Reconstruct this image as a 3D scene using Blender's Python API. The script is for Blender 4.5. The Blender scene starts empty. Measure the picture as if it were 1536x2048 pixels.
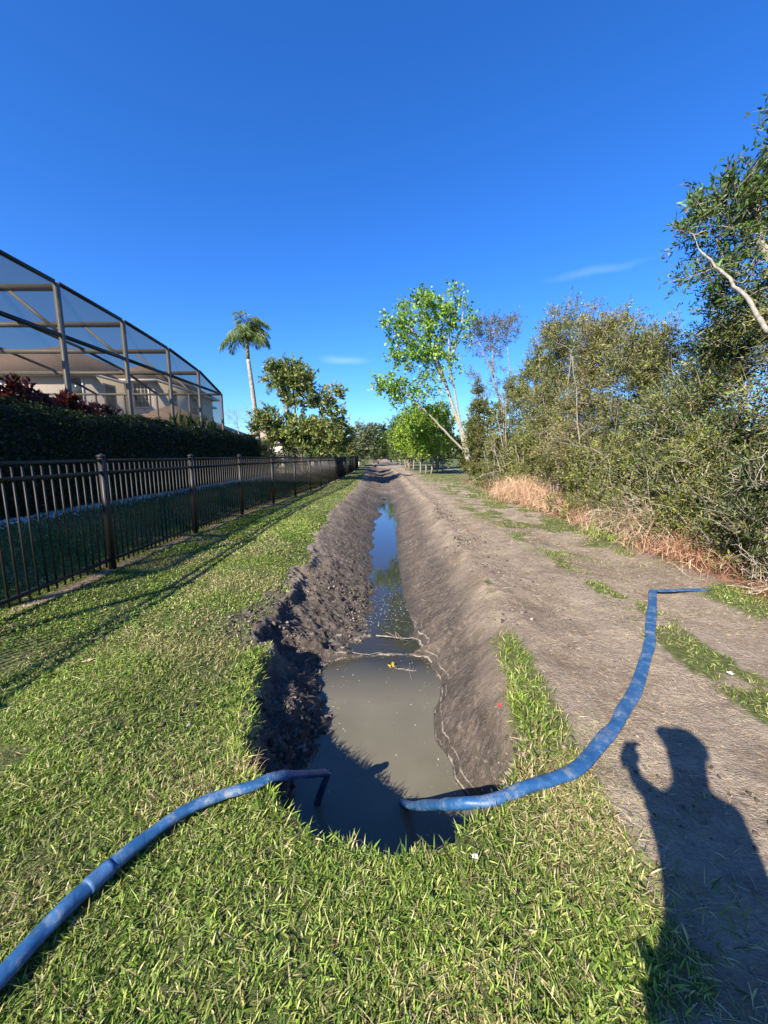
import bpy, math, random
import numpy as np
from math import radians as R
from mathutils import Vector, Matrix

scene = bpy.context.scene
# ------------------------------------------------------------------ camera
cd = bpy.data.cameras.new("camera"); cam = bpy.data.objects.new("camera", cd)
scene.collection.objects.link(cam); scene.camera = cam
cd.sensor_fit = 'HORIZONTAL'; cd.sensor_width = 36.0; cd.lens = 18.02
cd.clip_start = 0.02; cd.clip_end = 3000
cam.location = (0, 0, 1.6); cam.rotation_euler = (R(90 - 8.58), 0, 0)
# ------------------------------------------------------------------ light
SUN_TRAVEL = Vector((0.633, 0.897, -0.739)).normalized()
SUN_ELEV = math.asin(-SUN_TRAVEL.z)
w = bpy.data.worlds.new("World"); scene.world = w; w.use_nodes = True
wt = w.node_tree; wt.nodes.clear()
wo = wt.nodes.new('ShaderNodeOutputWorld'); wb = wt.nodes.new('ShaderNodeBackground')
sky = wt.nodes.new('ShaderNodeTexSky'); sky.sky_type = 'NISHITA'; sky.sun_disc = False
sky.sun_elevation = SUN_ELEV
sky.sun_rotation = math.atan2(-SUN_TRAVEL.x, -SUN_TRAVEL.y)
sky.altitude = 0; sky.air_density = 1.0; sky.dust_density = 0.45; sky.ozone_density = 4.5
wb.inputs['Strength'].default_value = 0.102
# phone cameras render a clear sky more saturated than the raw spectrum
hs = wt.nodes.new('ShaderNodeHueSaturation'); hs.inputs['Saturation'].default_value = 1.22
wt.links.new(sky.outputs[0], hs.inputs['Color'])
wbal = wt.nodes.new('ShaderNodeVectorMath'); wbal.operation = 'MULTIPLY'; wbal.inputs[1].default_value = (0.50, 0.72, 1.05)
wt.links.new(hs.outputs[0], wbal.inputs[0])
# two thin cirrus wisps low in the sky
tc = wt.nodes.new('ShaderNodeTexCoord')
def wisp(direction, half, amount, prev):
    d = Vector(direction).normalized()
    sub = wt.nodes.new('ShaderNodeVectorMath'); sub.operation = 'SUBTRACT'; sub.inputs[1].default_value = d
    wt.links.new(tc.outputs['Generated'], sub.inputs[0])
    n = wt.nodes.new('ShaderNodeTexNoise'); n.inputs['Scale'].default_value = 9; n.inputs['Detail'].default_value = 5
    wt.links.new(tc.outputs['Generated'], n.inputs['Vector'])
    add = wt.nodes.new('ShaderNodeVectorMath'); add.operation = 'MULTIPLY_ADD'
    add.inputs[1].default_value = (0.05, 0.0, 0.03)
    wt.links.new(n.outputs['Color'], add.inputs[0]); wt.links.new(sub.outputs[0], add.inputs[2])
    sc_ = wt.nodes.new('ShaderNodeVectorMath'); sc_.operation = 'MULTIPLY'
    sc_.inputs[1].default_value = (1 / half[0], 1 / half[0], 1 / half[1])
    wt.links.new(add.outputs[0], sc_.inputs[0])
    ln = wt.nodes.new('ShaderNodeVectorMath'); ln.operation = 'LENGTH'; wt.links.new(sc_.outputs[0], ln.inputs[0])
    mr = wt.nodes.new('ShaderNodeMapRange'); mr.interpolation_type = 'SMOOTHSTEP'
    mr.inputs['From Min'].default_value = 1.0; mr.inputs['From Max'].default_value = 0.0
    mr.inputs['To Min'].default_value = 0; mr.inputs['To Max'].default_value = amount
    wt.links.new(ln.outputs['Value'], mr.inputs['Value'])
    mx = wt.nodes.new('ShaderNodeMix'); mx.data_type = 'RGBA'
    mx.inputs['B'].default_value = (6.5, 7.4, 8.4, 1)
    wt.links.new(mr.outputs[0], mx.inputs['Factor']); wt.links.new(prev, mx.inputs['A'])
    return mx.outputs['Result']
c = wisp((-0.07, 0.985, 0.245), (0.075, 0.013), 0.11, wbal.outputs[0])
c = wisp((0.50, 0.93, 0.43), (0.12, 0.010), 0.065, c)
wt.links.new(c, wb.inputs['Color']); wt.links.new(wb.outputs[0], wo.inputs['Surface'])
sd = bpy.data.lights.new("sun", 'SUN'); sd.energy = 5.0; sd.angle = R(0.53); sd.color = (1.0, 0.92, 0.80)
sun = bpy.data.objects.new("sun", sd); scene.collection.objects.link(sun)
sun.rotation_euler = SUN_TRAVEL.to_track_quat('-Z', 'Y').to_euler(); sun.location = (-20, -25, 30)
scene.view_settings.view_transform = 'Standard'; scene.view_settings.look = 'None'
scene.view_settings.exposure = 1.33; scene.view_settings.gamma = 1.0
scene.cycles.max_bounces = 6; scene.cycles.transparent_max_bounces = 24
scene.cycles.caustics_reflective = False; scene.cycles.caustics_refractive = False

# ------------------------------------------------------------------ helpers
COL = scene.collection
rng = np.random.default_rng(7)

def fast_mesh(name, verts, face_size, faces, cols=None, smooth=False):
    """verts (n,3); faces flat int array; face_size int or array"""
    me = bpy.data.meshes.new(name)
    verts = np.asarray(verts, np.float32); faces = np.asarray(faces, np.int32).ravel()
    if np.isscalar(face_size):
        nf = len(faces) // face_size; tot = np.full(nf, face_size, np.int32)
    else:
        tot = np.asarray(face_size, np.int32); nf = len(tot)
    me.vertices.add(len(verts)); me.vertices.foreach_set('co', verts.ravel())
    me.loops.add(len(faces)); me.loops.foreach_set('vertex_index', faces)
    me.polygons.add(nf)
    me.polygons.foreach_set('loop_start', np.concatenate([[0], np.cumsum(tot)[:-1]]).astype(np.int32))
    me.update(calc_edges=True)
    if smooth: me.polygons.foreach_set('use_smooth', np.ones(nf, bool))
    if cols is not None:
        a = me.color_attributes.new('tint', 'FLOAT_COLOR', 'POINT')
        cc = np.ones((len(verts), 4), np.float32); cc[:, :cols.shape[1]] = cols
        a.data.foreach_set('color', cc.ravel())
    return me

class MB:
    def __init__(s): s.v = []; s.f = []; s.n = 0; s.c = []
    def add(s, v, f):
        s.v.append(np.asarray(v, float)); s.f += [[i + s.n for i in q] for q in f]; s.n += len(v)
    def box(s, c, size, rot=None):
        x, y, z = [q / 2 for q in size]
        v = np.array([[a, b, d] for a in (-x, x) for b in (-y, y) for d in (-z, z)])
        if rot is not None: v = v @ np.array(rot).T
        v = v + np.array(c)
        s.add(v, [(0, 1, 3, 2), (4, 6, 7, 5), (0, 4, 5, 1), (2, 3, 7, 6), (0, 2, 6, 4), (1, 5, 7, 3)])
    def beam(s, a, b, wd, ht):
        a = Vector(a); b = Vector(b); d = b - a
        q = d.to_track_quat('Y', 'Z').to_matrix()
        s.box((a + b) / 2, (wd, d.length, ht), [list(r) for r in q])
    def tube(s, pts, rad, sides=6, cap=True, flat=None, up=(0, 0, 1)):
        pts = [Vector(p) for p in pts]; n = len(pts)
        rad = [rad] * n if np.isscalar(rad) else rad
        fl = [1.0] * n if flat is None else flat
        vs = []; pu = None
        for i, p in enumerate(pts):
            t = (pts[min(i + 1, n - 1)] - pts[max(i - 1, 0)])
            if t.length < 1e-9: t = Vector((0, 0, 1))
            t.normalize()
            if flat is not None: u = Vector(up)
            else: u = pu if pu is not None else (Vector((0, 0, 1)) if abs(t.z) < .9 else Vector((1, 0, 0)))
            sd_ = t.cross(u)
            if sd_.length < 1e-6: sd_ = t.cross(Vector((1, 0.3, 0)))
            sd_.normalize(); u = sd_.cross(t); pu = u
            # lay-flat sections widen as they flatten
            wdn = rad[i] * (1 + (1 - fl[i]) * 0.45)
            for k in range(sides):
                a = 2 * math.pi * k / sides
                vs.append(p + sd_ * (math.cos(a) * wdn) + u * (math.sin(a) * rad[i] * fl[i]))
        fs = []
        for i in range(n - 1):
            for k in range(sides):
                a = i * sides + k; b = i * sides + (k + 1) % sides
                fs.append((a, b, b + sides, a + sides))
        if cap:
            fs.append(tuple(range(sides))[::-1]); fs.append(tuple((n - 1) * sides + k for k in range(sides)))
        s.add([list(v) for v in vs], fs)
    def mesh(s, name, smooth=False):
        v = np.concatenate(s.v); tot = [len(q) for q in s.f]
        return fast_mesh(name, v, tot, np.concatenate([np.array(q) for q in s.f]), smooth=smooth)

def link(name, me, mat, parent=None):
    o = bpy.data.objects.new(name, me); COL.objects.link(o)
    if mat is not None:
        me.materials.append(mat)
    if parent is not None: o.parent = parent
    return o
def part(name, mb, mat, parent, loc=None, smooth=False, label=None):
    """part mesh given in the WORLD coordinates of its thing: origin moved to the thing's base"""
    me = mb.mesh(name, smooth) if isinstance(mb, MB) else mb
    o = link(name, me, mat, parent)
    if parent is not None:
        base = Vector((0, 0, 0)); p = parent
        while p is not None: base += p.location; p = p.parent
        o.data.transform(Matrix.Translation(-base))
    if label: o['label'] = label
    return o
def tag(o, label=None, cat=None, group=None, kind=None):
    if label: o['label'] = label
    if cat: o['category'] = cat
    if group: o['group'] = group
    if kind: o['kind'] = kind
    return o
def thing(name, loc, label, cat, group=None):
    o = bpy.data.objects.new(name, None); COL.objects.link(o); o.location = loc
    o.empty_display_size = 0.2
    return tag(o, label, cat, group)
def single(name, mb, mat, base, label, cat, group=None, smooth=False):
    me = mb.mesh(name, smooth) if isinstance(mb, MB) else mb
    me.transform(Matrix.Translation(-Vector(base)))
    o = link(name, me, mat); o.location = base
    return tag(o, label, cat, group)

# ------------------------------------------------------------------ noise (numpy)
def _hash(ix, iy, seed):
    h = (ix.astype(np.int64) * 374761393 + iy.astype(np.int64) * 668265263 + seed * 1442695041) & 0xffffffff
    h = ((h ^ (h >> 13)) * 1274126177) & 0xffffffff
    return ((h ^ (h >> 16)) & 0xffff) / 65535.0
def vnoise(x, y, seed=0):
    x = np.asarray(x, float); y = np.asarray(y, float)
    ix = np.floor(x); iy = np.floor(y); fx = x - ix; fy = y - iy
    fx = fx * fx * (3 - 2 * fx); fy = fy * fy * (3 - 2 * fy)
    a = _hash(ix, iy, seed); b = _hash(ix + 1, iy, seed); c_ = _hash(ix, iy + 1, seed); d = _hash(ix + 1, iy + 1, seed)
    return (a * (1 - fx) + b * fx) * (1 - fy) + (c_ * (1 - fx) + d * fx) * fy
def fbm(x, y, scale, octv=4, seed=0, gain=.5):
    s = 0; a = 1; t = 0
    for k in range(octv):
        s = s + a * (vnoise(x / scale * 2 ** k + 17.3 * k, y / scale * 2 ** k - 9.1 * k, seed + k) * 2 - 1); t += a; a *= gain
    return s / t
def sstep(a, b, x):
    t = np.clip((x - a) / (b - a), 0, 1); return t * t * (3 - 2 * t)

# ------------------------------------------------------------------ terrain
WATER_Z = -0.65
def centre(y): return 0.03 + 0.007 * np.clip(y, 0, 16) - 0.00075 * np.clip(y - 16, 0, 60) ** 2
def half_w(y):
    s = np.clip((3.3 - y) / 1.95, 0, 1)
    front = (1.02 + .15 * sstep(2.7, 3.6, y)) * np.sqrt(np.clip(1 - s ** 2.2, 0, 1))
    return front * (1 + 0.12 * sstep(6, 14, y)) * (1 - sstep(48, 60, y))
def ditch(x, y):
    """returns depth fraction 0..1, signed distance inside the lip"""
    hw = half_w(y); xx = x - centre(y)
    wob = 0.12 * fbm(y, y * 0 + np.sign(xx) * 5, 0.9, 3, 11) * sstep(1.5, 3, y) + ((0.10 + .10 * sstep(1.9, 2.6, y)) * (1 - .7 * sstep(5, 9, y))) * fbm(x, y, 0.34, 4, 12, .6) * (xx < 0)
    inside = hw + np.where(xx < 0, .07 * sstep(1.6, 2.3, y) + .20 * np.clip((y - 3) / 6, 0, 1), -.06 * sstep(1.8, 2.4, y) * (1 - sstep(3.5, 5, y))) - np.abs(xx) + wob
    run = 0.24 + 0.52 * sstep(1.7, 3.3, y) + 0.24 * sstep(3.8, 6, y)
    run = np.where(xx > 0, run + 0.16 * sstep(1.8, 2.6, y), run + 0.12 * sstep(1.7, 2.4, y) + .17 * sstep(2.2, 3.4, y) + .10 * sstep(3.6, 5, y))
    inside = inside - 2.0 * np.clip(1.42 - y, 0, 1)
    u = np.clip(inside / run, 0, 1)
    u = np.where(y < 1.34, 0, u)
    k = sstep(3.9, 5.2, y)
    scarp = .14 * np.clip(inside / .07, 0, 1) + .86 * np.clip((inside - .05) / (run - .05), 0, 1)
    kl = (xx < 0) * sstep(1.9, 2.4, y) * (1 - .95 * sstep(4.5, 7.5, y))
    k2 = np.where(xx < 0, .15, .45)
    prof = ((1 - k2) * u + k2 * u * u * (3 - 2 * u)) * (1 - k) + k * (0.80 * u + 0.20 * u * u * (3 - 2 * u))
    prof = np.where(y < 1.34, 0, prof * (1 - kl) + scarp * kl)
    return prof, inside
def base_height(x, y):
    f, ins = ditch(x, y)
    floor = 0.86 - 0.165 * sstep(3.6, 4.25, y) - 0.012 * sstep(6, 12, y) - 0.09 * sstep(16, 26, y)
    floor = floor + 0.035 * fbm(x, y, 1.1, 3, 21) * sstep(4, 5, y) - 0.30 * (1 - np.abs(np.sin(y * 1.05 + .8 * np.sin(y * .5) + x * .35))) ** 1.7 * sstep(17, 21, y) + .05
    # small dams of mud across the floor
    wv = 0.05 * np.sin(x * 4 + 1) + 0.03 * fbm(x, y, 0.3, 2, 31)
    floor = floor - (0.155 + .03 * fbm(x, y, .15, 3, 32)) * np.exp(-((y - 4.02 - wv) / 0.034) ** 2) - (0.055 + .06 * fbm(x, y, .2, 3, 33)) * np.exp(-((y - 4.50 + wv) / 0.09) ** 2)
    floor = floor - 0.07 * np.exp(-((y - 14.2) / 0.8) ** 2) - 0.10 * np.exp(-((y - 18.2) / 0.7) ** 2)
    z = -floor * f
    # lawn falls gently away, yard behind the fence climbs to the hedge
    z = z - 0.12 * sstep(8, 26, y) * (1 - f) * (1 - sstep(-4.3, -5.2, x) * 0)
    z = z + 0.52 * sstep(-4.1, -6.1, x) * (1 - sstep(60, 120, y))
    z = z - (0.05 + .13 * sstep(1.6, 2.4, y) * (1 - sstep(7, 14, y))) * sstep(-2.0, -1.0, x) * (1 - f) * (x < .3) * (y < 60)
    # spoil rim on the right lip
    z = z + (0.05 + 0.05 * fbm(x, y, 0.5, 3, 41)) * np.exp(-((x - centre(y) - half_w(y) - 0.10) / 0.16) ** 2) * sstep(2.8, 4.2, y) * (1 - f)
    z = z + 0.03 * fbm(x, y, 2.3, 3, 51) * (1 - f)
    return z, f, ins
def height(x, y, micro=True):
    x = np.asarray(x, float); y = np.asarray(y, float)
    z, f, ins = base_height(x, y)
    if micro:
        xx = x - centre(y)
        slope = np.clip(4 * f * (1 - f), 0, 1)
        left = (xx < 0)
        # rough torn left bank
        xr = x * .8 + y * .35; yr = y - x * .9
        cl = np.abs(fbm(xr, yr * 1.6, 0.22, 5, 61, .62)); cl2 = np.abs(fbm(x, y, 0.055, 3, 62, .65))
        near = 1 - 0.7 * sstep(6, 10, y)
        z = z + np.where(left, (0.09 * cl + 0.06 * cl2 - 0.06) * slope * near, 0)
        # bucket marks running down both banks
        ph = y * 19 + np.abs(xx) * np.where(left, 26, 13) + 2.2 * fbm(x, y, 0.8, 2, 71)
        z = z + (0.5 + 0.5 * np.sin(ph)) ** 1.6 * np.where(left, 0.018, 0.027) * slope * (0.4 + vnoise(x * 1.3, y * 1.3, 73))
        ph2 = y * 6.1 + np.abs(xx) * 4 + 2 * fbm(x, y, 1.5, 2, 72)
        z = z + np.sin(ph2) * 0.022 * slope * sstep(4, 8, y)
        z = z + np.where(left, .03, .012) * fbm(x, y, 0.08, 4, 63, .6) * slope
        # clods on the right rim and path
        z = z + 0.030 * np.clip(fbm(x, y, 0.12, 3, 81), 0, 1) * np.exp(-((xx - half_w(y) - 0.05) / 0.35) ** 2) * sstep(2.6, 4, y)
        z = z + 0.012 * fbm(x, y, 0.14, 4, 91) * sstep(0.8, 1.2, x) * (x < 5)
        z = z + 0.010 * fbm(x, y, 0.09, 3, 92) * (1 - f)
        tz = sstep(.75, .25, np.sqrt(((x + 1.32 - .03 * (y - 4)) / .30) ** 2 + ((y - 3.9) / 1.5) ** 2) * .6 + .5 * fbm(x, y, .3, 4, 116))
        z = z + tz * (.05 * np.abs(fbm(x, y, .16, 4, 117, .6)) + .02 * fbm(x, y, .05, 2, 118)) * (1 - f)
        # wheel ruts on the dry track
        z = z - 0.03 * np.exp(-((x - 1.95) / 0.22) ** 2) * sstep(1, 3, y) - 0.03 * np.exp(-((x - 3.25) / 0.22) ** 2) * sstep(1, 3, y)
    return z
def H(x, y): return float(height(np.array([x]), np.array([y]))[0])
def grass_mask(x, y):
    f, ins = ditch(x, y)
    e = 0.10 * fbm(x, y, 0.35, 4, 101) + 0.05 * fbm(x, y, 0.09, 2, 102)
    xx = x - centre(y)
    lw = sstep(-0.02, -0.12, ins + e) * (xx < 0)
    # far lawn verge narrows
    front = sstep(0.02, -0.06, ins + e * .6) * sstep(1.02, 0.60, x - .12 * (y - 1) + e * 2.4 + .12 * fbm(x, y, .12, 2, 109)) * (y < 3.0) * (x >= -0.2)
    tongue = np.exp(-((x - 0.94 - 0.11 * (y - 2)) / 0.15) ** 2) * sstep(3.9, 2.3, y + e * 3) * (y > 1.0) * (1.15 + 1.3 * fbm(x, y, .3, 3, 108) * sstep(2, 2.6, y))
    strip = np.exp(-((x - 2.60 + 0.05 * np.sin(y * .9) + .16 * fbm(x, y, .4, 3, 119)) / 0.19) ** 2) * (0.30 + 1.0 * sstep(-.3, .25, fbm(x, y, 0.32, 4, 103)) * (1 - .6 * sstep(4.2, 5.5, y))) * (1 - 0.4 * sstep(8, 20, y))
    strip2 = np.exp(-((x - 3.95 - 0.022 * y) / 0.42) ** 2) * (0.15 + 0.9 * sstep(-.2, .4, fbm(x, y, 1.0, 3, 104)))
    far = sstep(10, 30, y) * 0.55 * sstep(2.1, 3.6, x + e * 3) * (x < 7)
    rightrim = np.exp(-((xx - half_w(y) + 0.0) / 0.10) ** 2) * sstep(.1, .45, fbm(x, y, 0.5, 3, 107)) * 0.9 * (xx > 0) * (y > 2.5) * (y < 6)
    m = np.clip(np.maximum.reduce([lw, front, tongue + e * 1.5 * (tongue > .2), strip, strip2, far, rightrim]), 0, 1)
    torn = sstep(.75, .25, np.sqrt(((x + 1.32 - .03 * (y - 4)) / .30) ** 2 + ((y - 3.9) / 1.5) ** 2) * .6 + .5 * fbm(x, y, .3, 4, 116))
    m = m * (1 - .60 * torn)
    # a bare line under the fence
    fx = fence_x(y)
    m = m * (1 - 0.85 * np.exp(-((x - fx) / 0.13) ** 2) * sstep(-.5, .1, fbm(x, y, 0.6, 3, 106)))
    m = m * (1 - sstep(0.1, 0.5, f))
    thin = .75 * sstep(1.9, 3.0, x + .5 * fbm(x, y, .6, 3, 105)) * sstep(3.5, 7.5, y) * sstep(-.35, .2, fbm(x, y, .45, 4, 115)) * (x < 6)
    m = np.maximum(m, thin)
    m = np.where((y > 45) & (np.abs(x) < 60) & (x > 6), 0.8, m)
    return m
FENCE = [(-3.74, -2.12), (-3.76, 0.32), (-3.77, 2.76), (-3.79, 5.2), (-3.81, 7.64), (-3.76, 10.08), (-3.62, 12.5), (-3.46, 14.95), (-3.33, 17.38),
         (-3.25, 19.8), (-3.18, 22.25), (-3.12, 24.7), (-3.06, 27.1), (-3.02, 29.55), (-2.99, 32.0), (-2.97, 34.4), (-2.96, 36.85), (-2.95, 39.3), (-2.95, 41.7), (-2.95, 44.2)]
FX = np.array([p[0] for p in FENCE]); FY = np.array([p[1] for p in FENCE])
def fence_x(y): return np.interp(y, FY, FX)

def grid_axis(segs):
    out = [segs[0][0]]
    for a, b, s0, s1 in segs:
        n = max(1, int(round((b - a) / ((s0 + s1) / 2))))
        t = np.linspace(0, 1, n + 1)[1:]
        r = s1 / s0
        q = t if abs(r - 1) < .01 else (r ** t - 1) / (r - 1)
        out += list(a + (b - a) * q)
    return np.array(out)
gx = grid_axis([(-700, -60, 160, 20), (-60, -8, 8, .7), (-8, -4, .3, .08), (-4, -1.7, .06, .04), (-1.7, 1.75, .0175, .0175), (1.75, 5, .04, .08), (5, 9, .15, .5), (9, 60, .8, 8), (60, 700, 20, 160)])
gy = grid_axis([(-60, -3, 12, .5), (-3, .6, .3, .06), (.6, 1.3, .035, .02), (1.3, 6, .0175, .022), (6, 14, .025, .06), (14, 60, .07, .5), (60, 160, .8, 8), (160, 900, 12, 160)])
X, Y = np.meshgrid(gx, gy)
Z = height(X, Y)
G = grass_mask(X, Y)
_, Ff, Ins = base_height(X, Y)
nx, ny = len(gx), len(gy)
vid = np.arange(nx * ny).reshape(ny, nx)
quads = np.stack([vid[:-1, :-1], vid[:-1, 1:], vid[1:, 1:], vid[1:, :-1]], -1).reshape(-1, 4)
# R grass cover, G inside the ditch, B dry straw cover
straw = sstep(0.9, 1.3, X) * sstep(5.6, 4.6, X) * (1 - Ff) * (0.35 + 0.65 * sstep(-.3, .4, fbm(X, Y, 0.7, 4, 111)))
tornz = sstep(.75, .25, np.sqrt(((X + 1.32 - .03 * (Y - 4)) / .30) ** 2 + ((Y - 3.9) / 1.5) ** 2) * .6 + .5 * fbm(X, Y, .3, 4, 116))
straw = straw * (1 - 0.75 * np.exp(-((X - centre(Y) - half_w(Y) - .1) / .35) ** 2) * (Y > 2.6))
cols = np.stack([G, np.clip(Ff * 3 + tornz * .8, 0, 1), straw], -1).reshape(-1, 3)
ground_me = fast_mesh("ground", np.stack([X, Y, Z], -1).reshape(-1, 3), 4, quads, cols, smooth=True)

# ------------------------------------------------------------------ materials
def new_mat(name):
    m = bpy.data.materials.new(name); m.use_nodes = True
    nt = m.node_tree; nt.nodes.clear()
    out = nt.nodes.new('ShaderNodeOutputMaterial'); b = nt.nodes.new('ShaderNodeBsdfPrincipled')
    nt.links.new(b.outputs[0], out.inputs['Surface'])
    return m, nt, b, out
def nn(nt, typ, **kw):
    n = nt.nodes.new(typ)
    for k, v in kw.items():
        if k in n.inputs.keys(): n.inputs[k].default_value = v
        else: setattr(n, k, v)
    return n
def mixc(nt, f, a, b, blend='MIX'):
    m = nt.nodes.new('ShaderNodeMix'); m.data_type = 'RGBA'; m.blend_type = blend
    for sock, v in (('Factor', f), ('A', a), ('B', b)):
        if isinstance(v, (int, float)): m.inputs[sock].default_value = v
        elif isinstance(v, tuple): m.inputs[sock].default_value = (*v, 1) if len(v) == 3 else v
        else: nt.links.new(v, m.inputs[sock])
    return m.outputs['Result']
def ramp(nt, v, a, b, lo=0.0, hi=1.0):
    m = nt.nodes.new('ShaderNodeMapRange'); m.inputs['From Min'].default_value = a; m.inputs['From Max'].default_value = b
    m.inputs['To Min'].default_value = lo; m.inputs['To Max'].default_value = hi
    nt.links.new(v, m.inputs['Value']); return m.outputs[0]
def math_(nt, op, a, b=None):
    m = nt.nodes.new('ShaderNodeMath'); m.operation = op
    for i, v in enumerate((a, b)):
        if v is None: continue
        if isinstance(v, (int, float)): m.inputs[i].default_value = v
        else: nt.links.new(v, m.inputs[i])
    return m.outputs[0]
def noise(nt, scale, detail=4, rough=.55, vec=None, out='Fac'):
    n = nt.nodes.new('ShaderNodeTexNoise'); n.inputs['Scale'].default_value = scale
    n.inputs['Detail'].default_value = detail; n.inputs['Roughness'].default_value = rough
    if vec is not None: nt.links.new(vec, n.inputs['Vector'])
    return n.outputs[out]
def pos(nt, scale=None):
    g = nt.nodes.new('ShaderNodeNewGeometry')
    if scale is None: return g.outputs['Position']
    v = nt.nodes.new('ShaderNodeVectorMath'); v.operation = 'MULTIPLY'; v.inputs[1].default_value = scale
    nt.links.new(g.outputs['Position'], v.inputs[0]); return v.outputs[0]
def bump(nt, b, h, strength, dist):
    n = nt.nodes.new('ShaderNodeBump'); n.inputs['Strength'].default_value = strength; n.inputs['Distance'].default_value = dist
    nt.links.new(h, n.inputs['Height']); nt.links.new(n.outputs[0], b.inputs['Normal']); return n

def simple(name, col, rough=.6, var=.25, scale=8, metal=0, bumpd=0, spec=.5):
    m, nt, b, _ = new_mat(name)
    p = pos(nt)
    n = noise(nt, scale, 5, .6, p)
    lo = tuple(q * (1 - var) for q in col); hi = tuple(min(1, q * (1 + var)) for q in col)
    nt.links.new(mixc(nt, ramp(nt, n, .3, .7), lo, hi), b.inputs['Base Color'])
    b.inputs['Roughness'].default_value = rough; b.inputs['Metallic'].default_value = metal
    b.inputs['Specular IOR Level'].default_value = spec
    if bumpd: bump(nt, b, noise(nt, scale * 3, 4, .6, p), .6, bumpd)
    return m

# ground
def ground_material():
    m, nt, b, out = new_mat("ground_soil")
    at = nn(nt, 'ShaderNodeAttribute', attribute_name='tint')
    sep = nt.nodes.new('ShaderNodeSeparateColor'); nt.links.new(at.outputs['Color'], sep.inputs[0])
    P = pos(nt)
    sx = nt.nodes.new('ShaderNodeSeparateXYZ'); nt.links.new(P, sx.inputs[0])
    n1 = noise(nt, 3.0, 6, .6, P); n2 = noise(nt, 22, 5, .65, P); n3 = noise(nt, 90, 3, .6, P)
    # ditch mud: damp grey brown, paler crust where dried
    mud = mixc(nt, ramp(nt, n1, .35, .65), (.062, .048, .038), (.120, .094, .074))
    mud = mixc(nt, math_(nt, 'MULTIPLY', ramp(nt, n2, .50, .66), .55), mud, (.27, .225, .185))
    sk_ = noise(nt, 4.5, 5, .65, pos(nt, (.7, 6.0, .7)))
    mud = mixc(nt, math_(nt, 'MULTIPLY', ramp(nt, sk_, .52, .66), .55), mud, (.18, .145, .115))
    dk = noise(nt, 9, 6, .7, pos(nt, (.6, 1.6, .6)))
    mud = mixc(nt, math_(nt, 'MULTIPLY', ramp(nt, dk, .50, .62), .55), mud, (.030, .025, .021))
    # wet band just over the water
    wet = ramp(nt, sx.outputs['Z'], -0.50, -0.64)
    mud = mixc(nt, math_(nt, 'MULTIPLY', wet, .6), mud, (.045, .039, .031))
    # foam and silt lines left by the falling water
    wz = math_(nt, 'ADD', sx.outputs['Z'], math_(nt, 'MULTIPLY', math_(nt, 'SUBTRACT', noise(nt, 7, 5, .6, P), .5), .07))
    def line(z0, wd):
        d = math_(nt, 'ABSOLUTE', math_(nt, 'SUBTRACT', wz, z0)); return ramp(nt, d, wd, wd * .3)
    ln = math_(nt, 'MAXIMUM', line(-.632, .009), math_(nt, 'MULTIPLY', line(-.575, .007), .8))
    ln = math_(nt, 'MULTIPLY', ln, ramp(nt, noise(nt, 5, 4, .7, P), .42, .55))
    ln = math_(nt, 'MULTIPLY', ln, ramp(nt, sx.outputs['Y'], 5.2, 4.4))
    mud = mixc(nt, math_(nt, 'MULTIPLY', ln, .85), mud, (.42, .36, .30))
    # track: dry brown soil with trodden straw colour
    P2 = pos(nt, (1, 1.0, 1))
    dirt = mixc(nt, ramp(nt, n1, .3, .7), (.170, .130, .092), (.36, .288, .208))
    fib = noise(nt, 55, 4, .7, pos(nt, (.5, 1.6, 1)))
    pt = ramp(nt, noise(nt, .9, 5, .6, P), .50, .66)
    dirt = mixc(nt, math_(nt, 'MULTIPLY', pt, .6), dirt, (.12, .082, .055))
    st = math_(nt, 'MULTIPLY', sep.outputs['Blue'], ramp(nt, fib, .46, .60))
    dirt = mixc(nt, math_(nt, 'MULTIPLY', st, .65), dirt, (.40, .325, .235))
    dirt = mixc(nt, math_(nt, 'MULTIPLY', ramp(nt, n2, .58, .70), .6), dirt, (.065, .048, .036))
    col = mixc(nt, sep.outputs['Green'], dirt, mud)
    # lawn thatch under the blades
    gr = mixc(nt, ramp(nt, n2, .35, .65), (.05, .07, .014), (.13, .15, .035))
    gr = mixc(nt, math_(nt, 'MULTIPLY', ramp(nt, noise(nt, 1.7, 5, .6, P), .5, .7), .5), gr, (.15, .14, .055))
    gr = mixc(nt, math_(nt, 'MULTIPLY', ramp(nt, n3, .5, .62), .5), gr, (.04, .035, .02))
    gm = ramp(nt, math_(nt, 'ADD', sep.outputs['Red'], math_(nt, 'MULTIPLY', math_(nt, 'SUBTRACT', n2, .5), .7)), .30, .62)
    col = mixc(nt, gm, col, gr)
    # litter of rusty needles under the thicket
    th = math_(nt, 'MULTIPLY', ramp(nt, math_(nt, 'ADD', math_(nt, 'SUBTRACT', sx.outputs['X'], math_(nt, 'MULTIPLY', sx.outputs['Y'], .03)), math_(nt, 'MULTIPLY', n1, .7)), 4.25, 4.7), ramp(nt, sx.outputs['Y'], 30, 22))
    rust = mixc(nt, ramp(nt, fib, .4, .6), (.10, .035, .02), (.26, .11, .06))
    col = mixc(nt, math_(nt, 'MULTIPLY', th, .9), col, rust)
    nt.links.new(col, b.inputs['Base Color'])
    rg = ramp(nt, wet, 0, 1, .9, .35)
    nt.links.new(math_(nt, 'MAXIMUM', rg, math_(nt, 'SUBTRACT', 0.9, sep.outputs['Green'])), b.inputs['Roughness'])
    b.inputs['Specular IOR Level'].default_value = .35
    h = math_(nt, 'ADD', math_(nt, 'MULTIPLY', n2, .8), math_(nt, 'MULTIPLY', n3, .35))
    h = math_(nt, 'ADD', h, math_(nt, 'MULTIPLY', fib, .35))
    bump(nt, b, h, 1.0, .05)
    return m
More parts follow.
